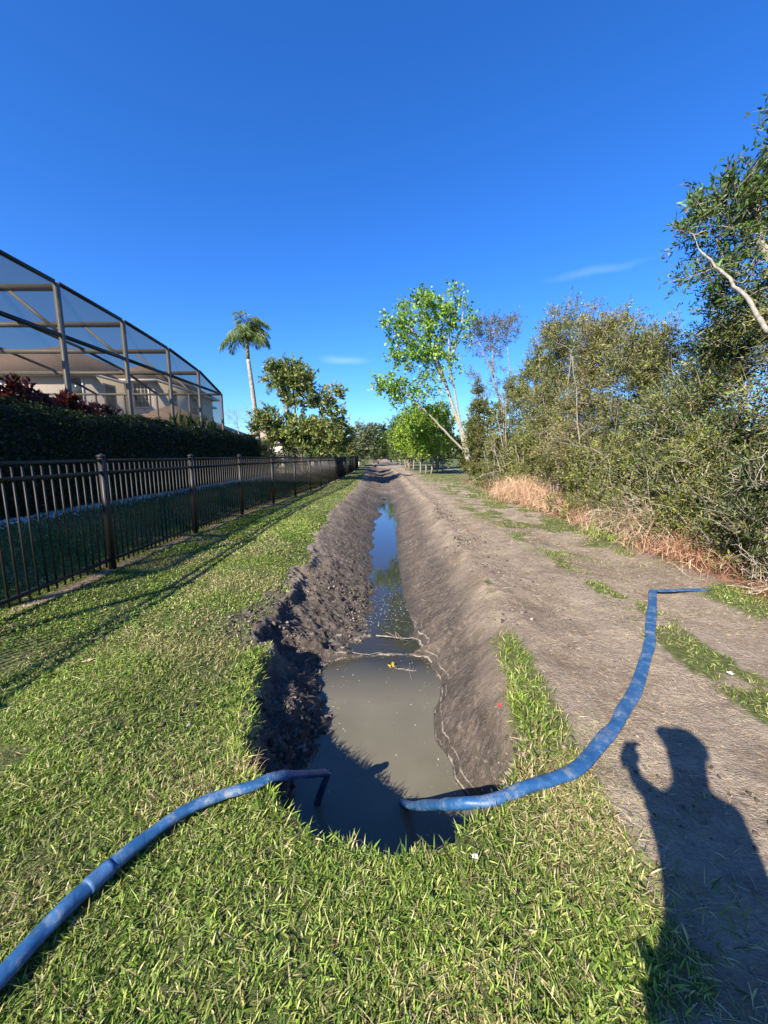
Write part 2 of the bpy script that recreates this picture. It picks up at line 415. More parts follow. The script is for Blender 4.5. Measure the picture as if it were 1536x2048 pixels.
link("ground", ground_me, ground_material()); bpy.data.objects['ground']['kind'] = 'structure'

# water
def water_material():
    m, nt, b, out = new_mat("muddy_water")
    P = pos(nt); sx = nt.nodes.new('ShaderNodeSeparateXYZ'); nt.links.new(P, sx.inputs[0])
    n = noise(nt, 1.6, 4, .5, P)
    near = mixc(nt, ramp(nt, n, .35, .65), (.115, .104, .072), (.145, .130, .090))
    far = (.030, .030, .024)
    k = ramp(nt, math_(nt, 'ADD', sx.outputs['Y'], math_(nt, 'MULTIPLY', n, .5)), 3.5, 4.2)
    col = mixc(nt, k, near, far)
    # flecks of foam drifting between the small dams
    fo = noise(nt, 34, 3, .7, pos(nt, (1, .55, 1)))
    band = math_(nt, 'MULTIPLY', ramp(nt, sx.outputs['Y'], 4.5, 4.8), ramp(nt, sx.outputs['Y'], 6.6, 5.9))
    col = mixc(nt, math_(nt, 'MULTIPLY', math_(nt, 'MULTIPLY', ramp(nt, fo, .60, .66), band), .8), col, (.4, .38, .33))
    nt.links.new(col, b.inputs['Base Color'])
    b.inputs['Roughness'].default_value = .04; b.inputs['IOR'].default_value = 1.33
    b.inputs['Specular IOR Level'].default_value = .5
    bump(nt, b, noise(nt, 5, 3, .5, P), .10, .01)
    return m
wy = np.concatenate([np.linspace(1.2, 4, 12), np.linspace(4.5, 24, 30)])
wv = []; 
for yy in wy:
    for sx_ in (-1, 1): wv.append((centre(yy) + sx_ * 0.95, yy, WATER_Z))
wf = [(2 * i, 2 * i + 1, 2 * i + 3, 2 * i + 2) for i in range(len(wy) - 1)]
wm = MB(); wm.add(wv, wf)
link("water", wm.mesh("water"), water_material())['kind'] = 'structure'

def leaf_material(name, trans=.3, rough=.5, var=None, spec=.4):
    m, nt, b, out = new_mat(name)
    at = nn(nt, 'ShaderNodeAttribute', attribute_name='tint')
    nt.links.new(at.outputs['Color'], b.inputs['Base Color'])
    b.inputs['Roughness'].default_value = rough; b.inputs['Specular IOR Level'].default_value = spec
    if trans:
        t = nt.nodes.new('ShaderNodeBsdfTranslucent'); mx = nt.nodes.new('ShaderNodeMixShader')
        tt = mixc(nt, .5, at.outputs['Color'], (.35, .55, .05), 'MIX')
        nt.links.new(mixc(nt, 1.0, at.outputs['Color'], (1.3, 1.5, .6), 'MULTIPLY'), t.inputs['Color'])
        mx.inputs[0].default_value = trans
        nt.links.new(b.outputs[0], mx.inputs[1]); nt.links.new(t.outputs[0], mx.inputs[2])
        nt.links.new(mx.outputs[0], out.inputs['Surface'])
    return m
M_LEAF = leaf_material("leaf", .30, .48)
M_GRASS = leaf_material("grass_blade", .32, .6, spec=.2)
M_STRAW = leaf_material("dry_straw", .1, .8, spec=.15)
def bark(name, col, scale=14):
    return simple(name, col, .85, .45, scale, bumpd=.012, spec=.2)
M_BARK_PALE = bark("pale_bark", (.42, .39, .33))
M_BARK_GREY = bark("grey_bark", (.25, .21, .17))
M_BARK_BROWN = bark("brown_bark", (.12, .09, .065))
M_DEAD = bark("bleached_wood", (.40, .35, .28))
M_FENCE = simple("bronze_fence_paint", (.016, .014, .012), .5, .15, 20, spec=.35)
M_CAGE = simple("bronze_aluminium", (.115, .103, .082), .6, .12, 6)
M_WALL = simple("beige_stucco", (.74, .66, .58), .9, .05, 3, bumpd=.004)
M_TRIM = simple("white_trim", (.72, .70, .66), .6, .04, 5)
M_ROOF = simple("brown_shingle", (.17, .115, .085), .9, .35, 9, bumpd=.02)
M_ROOF2 = simple("tan_shingle", (.27, .20, .155), .9, .25, 9, bumpd=.02)
M_GLASS = simple("window_glass", (.05, .065, .07), .06, .15, 1.5, spec=.9)
M_PAVE = simple("pool_paving", (.5, .44, .39), .8, .12, 3)

# ------------------------------------------------------------------ grass blades
def blades(px, py, length, width, lean, cols, seg=2, flat=False, rg=rng, dirbias=None, zoff=0.0):
    n = len(px); pz = height(px, py) + zoff
    a = rg.uniform(0, 2 * np.pi, n)
    if dirbias is not None:
        a = np.where(rg.random(n) < .6, dirbias + rg.normal(0, .6, n), a)
    d = np.stack([np.cos(a), np.sin(a), np.zeros(n)], -1)
    s = np.stack([-np.sin(a), np.cos(a), np.zeros(n)], -1)
    tw = rg.normal(0, .5, n)
    s = s * np.cos(tw)[:, None] + np.array([0, 0, 1.]) * np.sin(tw)[:, None]
    base = np.stack([px, py, pz], -1)
    vs = []
    for k in range(seg + 1):
        t = k / seg
        hz = length * t * (np.cos(lean) * (1 - .35 * t * np.sin(lean)))
        ox = length * t * np.sin(lean) * (0.45 + .55 * t)
        c_ = base + d * ox[:, None] + np.array([0, 0, 1.]) * hz[:, None]
        wv_ = width * (0.85 if k == 0 else (1.0 if k < seg else 0))
        if k < seg:
            vs += [c_ - s * (wv_ / 2)[:, None], c_ + s * (wv_ / 2)[:, None]]
        else: vs.append(c_)
    nv = 2 * seg + 1
    V = np.stack(vs, 1).reshape(-1, 3)
    idx = np.arange(n)[:, None] * nv
    F = []; tot = []
    quad = np.concatenate([idx + np.array([2 * k, 2 * k + 1, 2 * k + 3, 2 * k + 2]) for k in range(seg - 1)], 1) if seg > 1 else np.zeros((n, 0), int)
    tri = idx + np.array([2 * seg - 2, 2 * seg - 1, 2 * seg])
    faces = np.concatenate([quad, tri], 1).astype(np.int32)
    tot = np.tile(np.array([4] * (seg - 1) + [3]), n)
    C = np.repeat(cols, nv, 0)
    return V, faces.ravel(), tot, C
class Acc:
    def __init__(s): s.V = []; s.F = []; s.T = []; s.C = []; s.n = 0
    def add(s, V, F, T, C):
        s.V.append(V); s.F.append(F + s.n); s.T.append(T); s.C.append(C); s.n += len(V)
    def mesh(s, name): return fast_mesh(name, np.concatenate(s.V), np.concatenate(s.T), np.concatenate(s.F), np.concatenate(s.C))
def pal(n, choices, weights, var=.18, rg=rng):
    ch = np.array(choices); w_ = np.array(weights, float); w_ /= w_.sum()
    i = rg.choice(len(ch), n, p=w_)
    return np.clip(ch[i] * rg.uniform(1 - var, 1 + var, (n, 1)) * rg.uniform(.93, 1.07, (n, 3)), 0, 1)
GREENS = [(.155, .230, .036), (.25, .325, .060), (.06, .115, .020), (.38, .41, .12), (.52, .47, .23), (.26, .20, .095)]
def scatter(x0, x1, y0, y1, dens, keep):
    n = int((x1 - x0) * (y1 - y0) * dens)
    px = rng.uniform(x0, x1, n); py = rng.uniform(y0, y1, n)
    k = keep(px, py); k = rng.random(n) < k
    return px[k], py[k]
acc = Acc()
def gk(px, py):
    m = grass_mask(px, py) * (px < 7)
    return np.clip((m - .25) * 1.6, 0, 1) * (0.66 + .75 * fbm(px, py, .35, 4, 201))
def lawn(x0, x1, y0, y1, dens, L, W, seg=2, weights=(4, 3.4, 2.4, 1.5, .8, .5), leanmax=1.48, gate=gk):
    px, py = scatter(x0, x1, y0, y1, dens, gate)
    n = len(px)
    patch = np.clip(.5 + fbm(px, py, .6, 3, 202), 0, 1)
    c_ = pal(n, GREENS, weights)
    c_ = c_ * (0.8 + .4 * patch)[:, None]
    dry = rng.random(n) < sstep(.42, .95, .5 + fbm(px, py, .8, 3, 203)) * .65
    c_[dry] = pal(int(dry.sum()), [(.36, .30, .15), (.46, .40, .22), (.22, .16, .08)], (1, 1, .6))
    acc.add(*blades(px, py, rng.uniform(L[0], L[1], n), rng.uniform(W[0], W[1], n), rng.uniform(.3, leanmax, n), c_, seg))
lawn(-1.9, 1.35, .55, 1.9, 23000, (.014, .056), (.0024, .0060), 3)
lawn(-2.8, -.3, 1.9, 3.2, 15000, (.014, .05), (.0028, .0065), 2)
lawn(.6, 1.5, 1.9, 4.0, 7000, (.025, .07), (.0026, .006), 3)
lawn(-3.9, -.8, 3.2, 6.0, 7500, (.018, .045), (.0045, .011), 2)
lawn(-3.9, -.8, 6.0, 10, 2800, (.025, .05), (.009, .018), 2)
lawn(-3.9, -.8, 10, 18, 900, (.03, .055), (.014, .028), 1)
lawn(-3.6, -.8, 18, 40, 260, (.035, .06), (.025, .05), 1)
lawn(1.5, 4.8, 1.2, 6.5, 3600, (.02, .055), (.003, .007), 2, (3, 4, 1.5, 2, 1, .5))
lawn(2.0, 5.5, 6.5, 14, 1100, (.025, .055), (.007, .014), 1, (3, 4, 1.5, 2, 1, .5))
lawn(2.0, 7, 14, 34, 250, (.03, .06), (.018, .035), 1, (3, 4, 1.5, 2, 1, .5))
# thin green spears coming up through the bare soil beside the shadow
def sparse(px, py): return .35 * sstep(-.1, .5, fbm(px, py, .35, 3, 207))
lawn(.85, 2.0, .8, 1.7, 2600, (.03, .09), (.003, .006), 3, (4, 3, 2, 1, 1, 1), gate=sparse)
# longer tufts overhanging the lip of the pit
def lip(px, py):
    f, ins = ditch(px, py); return ((ins > -.13) & (ins < .05) & (py < 3.3)).astype(float) * (px < .95)
lawn(-1.5, 1.0, 1.25, 3.3, 6000, (.035, .095), (.004, .008), 3, gate=lip, leanmax=1.35)
# yard behind the fence
def yard(px, py): return np.ones(len(px)) * (px < fence_x(py) - .1)
lawn(-6.6, -3.8, 2.5, 9, 2400, (.03, .07), (.008, .016), 1, (3, 2, 5, .8, .3, .2), gate=yard)
lawn(-6.6, -3.3, 9, 22, 650, (.04, .07), (.018, .03), 1, (3, 2, 5, .8, .3, .2), gate=yard)
tag(link("lawn_grass", acc.mesh("lawn_grass"), M_GRASS), kind='stuff')

# broad-leaved weeds woven through the lawn: little round leaves
def discs(px, py, r, cols, tilt=.5, zoff=(.01, .035)):
    n = len(px); pz = height(px, py) + rng.uniform(zoff[0], zoff[1], n)
    nrm = np.stack([rng.normal(0, tilt, n), rng.normal(0, tilt, n), np.ones(n)], -1); nrm /= np.linalg.norm(nrm, axis=1)[:, None]
    a = np.cross(nrm, np.array([[.3, 1, 0]])); a /= np.linalg.norm(a, axis=1)[:, None]; b = np.cross(nrm, a)
    base = np.stack([px, py, pz], -1); vs = []
    for k in range(6):
        t = 2 * np.pi * k / 6
        vs.append(base + (a * math.cos(t) + b * math.sin(t)) * r[:, None] * (1 if k % 3 else 1.35))
    V = np.stack(vs, 1).reshape(-1, 3); F = (np.arange(n)[:, None] * 6 + np.arange(6)).ravel()
    return V, F, np.full(n, 6), np.repeat(cols, 6, 0)
acc = Acc()
def wk(px, py): return gk(px, py) * sstep(-.2, .5, fbm(px, py, .5, 3, 211))
for x0, x1, y0, y1, dn, r0, r1 in ((-1.9, 1.2, .6, 2.4, 220, .004, .009), (-3.9, -.9, 2.4, 6, 1500, .005, .011), (-3.9, -1, 6, 11, 900, .01, .02)):
    px, py = scatter(x0, x1, y0, y1, dn, wk)
    acc.add(*discs(px, py, rng.uniform(r0, r1, len(px)), pal(len(px), [(.11, .18, .03), (.16, .24, .045), (.08, .14, .025)], (1, 1, .6)), .45, (.015, .045)))
tag(link("lawn_weeds", acc.mesh("lawn_weeds"), M_GRASS), kind='stuff')

# dry straw and clippings on the track and the ditch sides
acc = Acc()
def sk(px, py):
    f, ins = ditch(px, py)
    return (0.30 + .9 * sstep(-.2, .5, fbm(px, py, .5, 3, 221))) * (1 - np.clip(f * 2.5, 0, .93)) * (1 - .7 * grass_mask(px, py)) * sstep(.8, 1.1, px)
def litter(x0, x1, y0, y1, dens, L, W, keep=sk, cs=((.28, .20, .12), (.38, .29, .185), (.15, .10, .06), (.46, .38, .27)), ws=(3, 3, 2, 1)):
    px, py = scatter(x0, x1, y0, y1, dens, keep); n = len(px)
    acc.add(*blades(px, py, rng.uniform(*L, n), rng.uniform(*W, n), rng.uniform(1.25, 1.55, n), pal(n, cs, ws), 2, zoff=np.where(rng.random(n) < .4, rng.uniform(.003, .03, n) * (keep is gk), .003)))
litter(.85, 4.6, .7, 3, 3000, (.012, .055), (.0013, .0034))
litter(1.0, 4.8, 3, 6.5, 1900, (.02, .07), (.002, .0048))
litter(1.0, 5.4, 6.5, 13, 700, (.03, .08), (.004, .008))
litter(1.0, 6, 13, 30, 120, (.05, .10), (.010, .018))
def gk2(px, py): return gk(px, py) * .6
litter(-3.9, 1.2, .6, 3.4, 1800, (.02, .06), (.0015, .004), gk2)
litter(-3.9, -.9, 3.4, 7, 600, (.02, .06), (.003, .006), gk2)
GR_ = ((.17, .26, .045), (.28, .34, .08), (.46, .40, .22), (.30, .22, .12), (.10, .15, .03))
litter(-1.9, 1.1, .6, 2.0, 3400, (.03, .10), (.0010, .0024), gk, GR_, (3, 2, 3, 2, 2))
litter(-2.9, -.4, 2.0, 3.4, 2000, (.03, .09), (.0012, .0028), gk, GR_, (3, 2, 3, 2, 2))
def bare(px, py): return sstep(.5, .8, px) * sstep(1.5, 1.0, px) * (1 - grass_mask(px, py) * .5)
litter(.5, 1.5, .7, 2.2, 2200, (.02, .08), (.0012, .003), bare, GR_, (2, 2, 3, 3, 1))
def dk_(px, py):
    f, ins = ditch(px, py); return ((ins > -.1)) * (f < .97) * sstep(.0, .5, fbm(px, py, .3, 3, 231)) * .8
litter(-1.4, 1.4, 1.5, 7, 1300, (.02, .09), (.0015, .0035), dk_, ws=(3, 2, 3, .7))
def fk(px, py): return np.exp(-((px - fence_x(py)) / .14) ** 2)
litter(-4.1, -3.3, 2.5, 12, 1100, (.03, .08), (.004, .008), fk, ws=(2, 3, 1, 1))
# rusty needles and dead vines below the thicket
def rk(px, py): return sstep(4.0, 4.5, px - .035 * py + .3 * fbm(px, py, .6, 3, 232)) * .9
litter(3.7, 6.4, 1.8, 7, 1900, (.05, .16), (.003, .007), rk, ((.30, .13, .07), (.42, .22, .12), (.50, .36, .22), (.16, .07, .045)), (3, 3, 2, 1.5))
litter(4.0, 6.6, 7, 15, 600, (.08, .2), (.006, .014), rk, ((.33, .15, .09), (.45, .25, .15), (.52, .38, .25), (.2, .09, .05)), (3, 3, 2, 1))
tag(link("straw_litter", acc.mesh("straw_litter"), M_STRAW), kind='stuff')

# crumbs and clods of soil (countless)
def clods(px, py, r, cols, name):
    ico = []
    import itertools
    ph = (1 + 5 ** .5) / 2
    for a_, b_ in ((1, ph), (-1, ph), (1, -ph), (-1, -ph)): ico += [(0, a_, b_), (a_, b_, 0), (b_, 0, a_)]
    ico = np.array(ico) / 1.9
    from mathutils.geometry import intersect_point_line
    faces = []
    for i, j, k in itertools.combinations(range(12), 3):
        d = [np.linalg.norm(ico[p_] - ico[q]) for p_, q in ((i, j), (j, k), (i, k))]
        if max(d) < 1.2:
            nrm = np.cross(ico[j] - ico[i], ico[k] - ico[i])
            faces.append((i, j, k) if np.dot(nrm, ico[i]) > 0 else (i, k, j))
    faces = np.array(faces); n = len(px); pz = height(px, py)
    V = ico[None] * rng.uniform(.65, 1.25, (n, 12, 1)) * r[:, None, None] * rng.uniform(.7, 1.3, (n, 1, 3))
    V[:, :, 2] *= .75
    V = V + np.stack([px, py, pz + r * .25], -1)[:, None]
    F = (np.arange(n)[:, None, None] * 12 + faces[None]).ravel()
    return V.reshape(-1, 3), F, np.full(n * len(faces), 3), np.repeat(cols, 12, 0)
acc = Acc()
def c1(px, py):
    f, ins = ditch(px, py); return (px < 0) * (f > .05) * (f < .85) * sstep(-.1, .5, fbm(px, py, .4, 3, 241))
def c5(px, py): return sstep(.75, .25, np.sqrt(((px + 1.32 - .03 * (py - 4)) / .30) ** 2 + ((py - 3.9) / 1.5) ** 2) * .6 + .5 * fbm(px, py, .3, 4, 116))
def c2(px, py):
    xx = px - centre(py) - half_w(py); return np.exp(-((xx - .15) / .28) ** 2) * sstep(-.1, .5, fbm(px, py, .4, 3, 242)) * sstep(2.2, 3.6, py)
def c3(px, py):
    return np.exp(-((px - .72) ** 2 + (py - 1.95) ** 2) / .025)
def c4(px, py): return sstep(1, 1.4, px) * sstep(.1, .6, fbm(px, py, .8, 3, 243)) * (1 - grass_mask(px, py))
for fn, x0, x1, y0, y1, dn, r0, r1 in ((c1, -1.3, 0, 1.6, 6, 1500, .004, .020), (c1, -1.35, 0, 1.6, 4.5, 170, .02, .042), (c2, .8, 2.1, 2.2, 12, 900, .004, .017), (c2, .8, 2, 3, 12, 90, .015, .034),
                                       (c5, -1.9, -1.0, 2.2, 5.6, 500, .004, .022), (c3, .4, 1.1, 1.6, 2.3, 3500, .006, .024), (c4, 1, 4.4, .8, 7, 250, .004, .012)):
    px, py = scatter(x0, x1, y0, y1, dn, fn); n = len(px)
    r = r0 + (r1 - r0) * rng.random(n) ** 2.2
    acc.add(*clods(px, py, r, pal(n, [(.06, .048, .038), (.11, .088, .07), (.24, .20, .16)], (3, 3, 1.1)), 'c'))
tag(link("soil_clods", acc.mesh("soil_clods"), leaf_material("clod_soil", 0, .95, spec=.2)), kind='stuff')

# ------------------------------------------------------------------ plants
def leafquads(P, D, L, W, cols, rg):
    """P base points, D directions (unit)"""
    n = len(P)
    r = rg.normal(0, 1, (n, 3)); s = np.cross(D, r); s /= np.linalg.norm(s, axis=1)[:, None] + 1e-9
    u = np.cross(s, D)
    L = L[:, None]; W = W[:, None]
    vs = np.stack([P, P + D * L * .45 + s * W * .5 + u * W * .15, P + D * L - u * L * .12, P + D * L * .45 - s * W * .5 + u * W * .15], 1)
    V = vs.reshape(-1, 3)
    F = (np.arange(n)[:, None] * 4 + np.arange(4)).ravel()
    return V, F, np.full(n, 4), np.repeat(cols, 4, 0)

def plant(name, label, cat, base, stems, blobs, leaf, bark_mat, group=None, seed=0, stem_r=.06, twigs=9, per=10,
          clump=.35, leafmat=None, branch_sides=4, br=.018, up=.35, droop=0.0, partnames=('trunk', 'crown'), twigmesh=True, noleaf=False):
    """stems: list of polylines (world coords). blobs: (centre, radii, n_clumps).
       leaf: dict(L, W, cols, weights)."""
    rg = np.random.default_rng(seed + 100)
    root = thing(name, base, label, cat, group)
    nodes = []; wood = MB()
    for st in stems:
        pts = []; r0 = stem_r if len(st[0]) == 3 else st[0][3]
        sp = [Vector(p[:3]) for p in st]
        for i in range(len(sp) - 1):
            for k in range(5):
                t = k / 5; q = sp[i].lerp(sp[i + 1], t)
                j = .022 * min(1, (sp[i + 1] - sp[i]).length)
                pts.append(q + Vector(rg.normal(0, j, 3)) * (0 if (i == 0 and k == 0) else 1))
        pts.append(sp[-1]); m = len(pts)
        ra = [st[0][3] if len(st[0]) == 4 else stem_r] * m
        ra = [max(ra[0] * (1 - .8 * i / m), .008) for i in range(m)]
        wood.tube(pts, ra, 7)
        for i, p in enumerate(pts):
            if i > m * .15: nodes.append((np.array(p), ra[i]))
    N = np.array([n_[0] for n_ in nodes]); NR = [n_[1] for n_ in nodes]
    cl = []
    for cpt, rad, n in blobs:
        for _ in range(n):
            d = rg.normal(0, 1, 3); d /= np.linalg.norm(d); rr = rg.random() ** .45
            cl.append((np.array(cpt) + d * np.array(rad) * rr, d))
    cl.sort(key=lambda q: np.min(np.linalg.norm(N - q[0], axis=1)))
    LP = []; LD = []; LL = []; LS = []
    for ci, (p, d) in enumerate(cl):
        dv = p - N
        dist = np.linalg.norm(dv, axis=1) + 1.2 * np.clip(-dv[:, 2], 0, 9)
        j = int(np.argmin(dist)); a = N[j]; ln = np.linalg.norm(p - a)
        r_a = min(NR[j] * .6, br * (1 + ln * .5)); r_a = max(r_a, .006)
        k = 4; mid = []
        sidev = rg.normal(0, .08 * ln, 3)
        for i in range(k + 1):
            t = i / k
            q = a + (p - a) * t + sidev * math.sin(math.pi * t) + np.array([0, 0, 1]) * (.12 * ln * math.sin(math.pi * t) * (up - droop))
            mid.append(q)
        wood.tube(mid, [r_a * (1 - .75 * i / k) + .002 for i in range(k + 1)], branch_sides, cap=False)
        N = np.concatenate([N, np.array(mid[1:])]); NR += [r_a * (1 - .6 * i / k) for i in range(1, k + 1)]
        bd = (p - a) / (ln + 1e-6)
        cshade = rg.uniform(0, 1)
        for _ in range(twigs):
            td = rg.normal(0, 1, 3) + bd * .9 + np.array([0, 0, up]) + d * .5; td /= np.linalg.norm(td)
            tl = clump * rg.uniform(.5, 1.25)
            st_ = p + rg.normal(0, clump * .22, 3)
            if twigmesh: wood.tube([st_, st_ + td * tl * .5 + np.array([0, 0, -.1 * droop]) * tl, st_ + td * tl * .95 + np.array([0, 0, -.5 * droop]) * tl], [.005, .004, .002], 3, cap=False)
            if noleaf: continue
            m = max(1, int(per * rg.uniform(.6, 1.4)))
            tt = rg.uniform(.15, 1.05, m)
            pos_ = st_ + td * (tl * tt)[:, None] + rg.normal(0, clump * .10, (m, 3)) - np.array([0, 0, .5 * droop]) * (tl * tt ** 2)[:, None]
            ld = td * .8 + rg.normal(0, .6, (m, 3)) + np.array([0, 0, .15 - droop]); ld /= np.linalg.norm(ld, axis=1)[:, None]
            LP.append(pos_); LD.append(ld); LS.append(np.full(m, cshade))
    part(partnames[0], wood, bark_mat, root, smooth=True)
    if not noleaf:
        P = np.concatenate(LP); D = np.concatenate(LD); S = np.concatenate(LS); n = len(P)
        cc = pal(n, leaf['cols'], leaf['weights'], .2, rg) * (.78 + .44 * S)[:, None]
        L = rg.uniform(.7, 1.3, n) * leaf['L']; W = rg.uniform(.75, 1.25, n) * leaf['W']
        me = fast_mesh(partnames[1], *(lambda q: (q[0], q[2], q[1], q[3]))(leafquads(P, D, L, W, cc, rg)))
        part(partnames[1], me, leafmat or M_LEAF, root)
    return root

OLIVE = [(.145, .180, .040), (.22, .235, .052), (.055, .078, .020), (.31, .27, .085), (.18, .115, .05)]
GREEN = [(.085, .15, .028), (.13, .20, .035), (.045, .085, .02)]
BRIGHT = [(.21, .36, .045), (.30, .46, .065), (.11, .22, .03)]
DARKG = [(.035, .06, .018), (.06, .09, .025), (.09, .11, .035)]

DENS = 2.2
def shrub(x, y, h, r, n, leafL, label, seed, cols=OLIVE, wts=(4, 3, 3, 1.5, .8), group='wax myrtle shrubs of the thicket', lean=(0, 0), clump=.36, per=12, twigs=10, low=.35, name='shrub', bark=None, stems_n=5, taper=.55, W=.26):
    rg = np.random.default_rng(seed)
    z0 = H(x, y) - .03; stems = []
    for k in range(stems_n):
        a = rg.uniform(0, 6.28); q = rg.uniform(.3, .8) * r
        stems.append([(x + .12 * math.cos(a), y + .12 * math.sin(a), z0, rg.uniform(.025, .05)), (x + q * .5 * math.cos(a) + lean[0] * .3, y + q * .5 * math.sin(a) + lean[1] * .3, z0 + h * .4),
                      (x + q * math.cos(a) + lean[0], y + q * math.sin(a) + lean[1], z0 + h * rg.uniform(.68, .9))])
    blobs = []
    m = 7
    for k in range(m):   # stacked uneven lobes
        t = k / (m - 1); a = rg.uniform(0, 6.28)
        rr = r * (1.05 - taper * t ** 1.6) * rg.uniform(.8, 1.15)
        off = r * .35 * (1 - t * .4)
        cz = z0 + low + (h - low - .35) * t
        blobs.append(((x + off * math.cos(a) + lean[0] * t, y + off * math.sin(a) + lean[1] * t, cz), (rr * .85, rr * .85, h * .16), max(3, int(DENS * n * (1.2 - .6 * t) / m))))
    for k in range(4):   # ragged tips poking out of the top
        a = rg.uniform(0, 6.28); q = rg.uniform(.1, .8) * r * .8
        blobs.append(((x + q * math.cos(a) + lean[0], y + q * math.sin(a) + lean[1], z0 + h * rg.uniform(.82, 1.0)), (.22 * r, .22 * r, .10 * h), max(3, n // 14)))
    return plant(name, label, 'shrub', (x, y, z0), stems, blobs, dict(L=leafL * 1.08, W=leafL * W * 1.3, cols=cols, weights=wts), bark or M_BARK_GREY, group, seed,
                 twigs=twigs, per=per, clump=clump, br=.014, up=.45, partnames=('stem', 'foliage'))

# --- right thicket, front row near to far -------------------------------------
SH = [
 (5.35, 3.2, 3.0, 1.00, 75, .060, 'dark leafy shrub at the right edge, nearest of the thicket', DARKG + [(.14, .15, .04)], (2, 3, 2, 1.5)),
 (5.75, 5.0, 3.9, 1.20, 120, .062, 'tall olive green shrub beyond the hose end, overhung by the leaning limb', OLIVE, (4, 3, 3, 1.5, .8)),
 (5.65, 6.9, 3.7, 1.15, 115, .062, 'olive shrub standing behind the tangle of dead vines', OLIVE + [(.09, .15, .03)], (2, 2, 3, 1, .5, 4)),
 (5.70, 8.8, 3.9, 1.20, 110, .066, 'olive green shrub with bare grey twigs showing in its middle', OLIVE, (3, 2, 4, 1, .5)),
 (5.95, 11.2, 5.2, 1.30, 120, .072, 'tall ragged shrub with two feathery tops against the sky', OLIVE, (3, 2, 2, 3, 3)),
 (6.10, 13.6, 6.1, 1.35, 110, .080, 'tallest olive shrub behind the dry grass mound', OLIVE, (4, 3, 3, 1.5, 1.2)),
 (6.25, 16.2, 5.8, 1.35, 95, .090, 'thin topped olive shrub just past the dry grass mound', OLIVE, (4, 3, 3, 1, 1)),
 (6.20, 19.2, 5.2, 1.35, 80, .10, 'loose olive shrub with pale leaning stems next to the cone shaped evergreen', OLIVE, (4, 2, 3, 1, .6)),
]
for i, (x, y, h, r, n, L, lab, cs, ws) in enumerate(SH):
    shrub(x, y, h, r, n, L, lab, 300 + i, cs, ws)
BK = [(7.6, 3.6, 4.2, 'shrub filling the gap behind the dark one at the right edge'), (7.9, 6.6, 4.1, 'shrub in the back row behind the leaning limb'), (8.0, 9.6, 4.3, 'back row shrub behind the grey twigs'),
      (8.3, 12.6, 5.0, 'back row shrub behind the feathery tops'), (8.6, 16.5, 5.2, 'back row shrub behind the thin topped one'), (8.8, 21.0, 5.4, 'back row shrub at the far end behind the cone shaped evergreen')]
for i, (x, y, h, lab) in enumerate(BK):
    shrub(x, y, h, 1.6, 70, .095, lab, 340 + i, OLIVE, (2, 2, 4, .8, .5), clump=.5, per=10, twigs=9)
# low skirts along the track
SK = [(4.85, 4.9, 1.5, .62, 'low dark evergreen bush beside the bleached branches', DARKG + [(.12, .15, .03)]), (4.95, 6.1, 1.7, .6, 'low olive bush leaning over the dead vines', OLIVE[:4]),
      (4.95, 7.9, 1.9, .7, 'low spreading bush at the edge of the track, middle of the thicket', OLIVE[:4]), (5.15, 9.9, 1.7, .65, 'low yellowish bush between the dead vines and the dry grass mound', OLIVE[:4]),
      (5.5, 15.0, 2.2, .8, 'low bush beyond the dry grass mound', OLIVE[:4]), (5.6, 19.5, 2.6, 1.0, 'rounded low bush past the thicket near the white trunks', OLIVE[:4])]
for i, (x, y, h, r, lab, cs) in enumerate(SK):
    shrub(x, y, h, r, 42, .058 if y < 9 else .08, lab, 370 + i, cs, (3, 3, 2, 1), group='low bushes at the foot of the thicket', clump=.26, low=.12, stems_n=4, name='bush')

# --- near tree with leaning pale limb ------------------------------------------
z0 = H(6.7, 4.3)
plant('tree', 'tall willowy tree leaning in from the right edge with a pale bare limb', 'tree', (6.7, 4.3, z0),
      [[(6.7, 4.3, z0, .11), (6.1, 4.9, 1.9), (5.5, 5.4, 3.4), (5.35, 5.95, 4.6), (5.3, 6.2, 5.6)],
       [(6.7, 4.3, z0, .10), (6.6, 4.9, 2.6), (6.35, 5.6, 4.6), (6.0, 5.9, 6.2)],
       [(6.1, 4.9, 1.9, .06), (6.2, 5.6, 3.6), (5.4, 6.2, 4.9)],
       [(6.9, 4.1, 1.2, .05), (5.75, 4.55, 2.35), (5.2, 4.8, 2.78), (4.70, 5.0, 3.12), (4.6, 5.3, 3.62), (4.52, 5.6, 4.05), (4.5, 6.0, 4.5)]],
      [((4.95, 6.2, 4.75), (.6, .5, .7), 40), ((5.3, 6.0, 4.1), (.6, .6, .5), 26), ((6.2, 5.6, 3.6), (.8, .6, .7), 30), ((5.9, 5.8, 5.2), (.7, .6, .7), 30), ((5.35, 6.2, 5.2), (.6, .5, .4), 26), ((5.8, 6.0, 5.6), (.5, .5, .4), 18), ((5.3, 5.9, 5.75), (.18, .22, .55), 8),
       ((5.5, 5.7, 6.25), (.10, .13, .45), 5), ((6.3, 5.4, 5.2), (.7, .8, .9), 34), ((5.95, 5.75, 6.2), (.13, .18, .5), 7), ((6.1, 5.6, 4.6), (.8, .7, .7), 34), ((6.8, 4.6, 4.6), (.8, .8, 1.2), 24)],
      dict(L=.095, W=.026, cols=[(.055, .085, .03), (.09, .14, .03), (.10, .21, .03), (.12, .10, .05)], weights=(4, 3, 2, 1)), bark('limb_bark', (.24, .215, .175)), None, 401, twigs=6, per=12, clump=.30, br=.02)

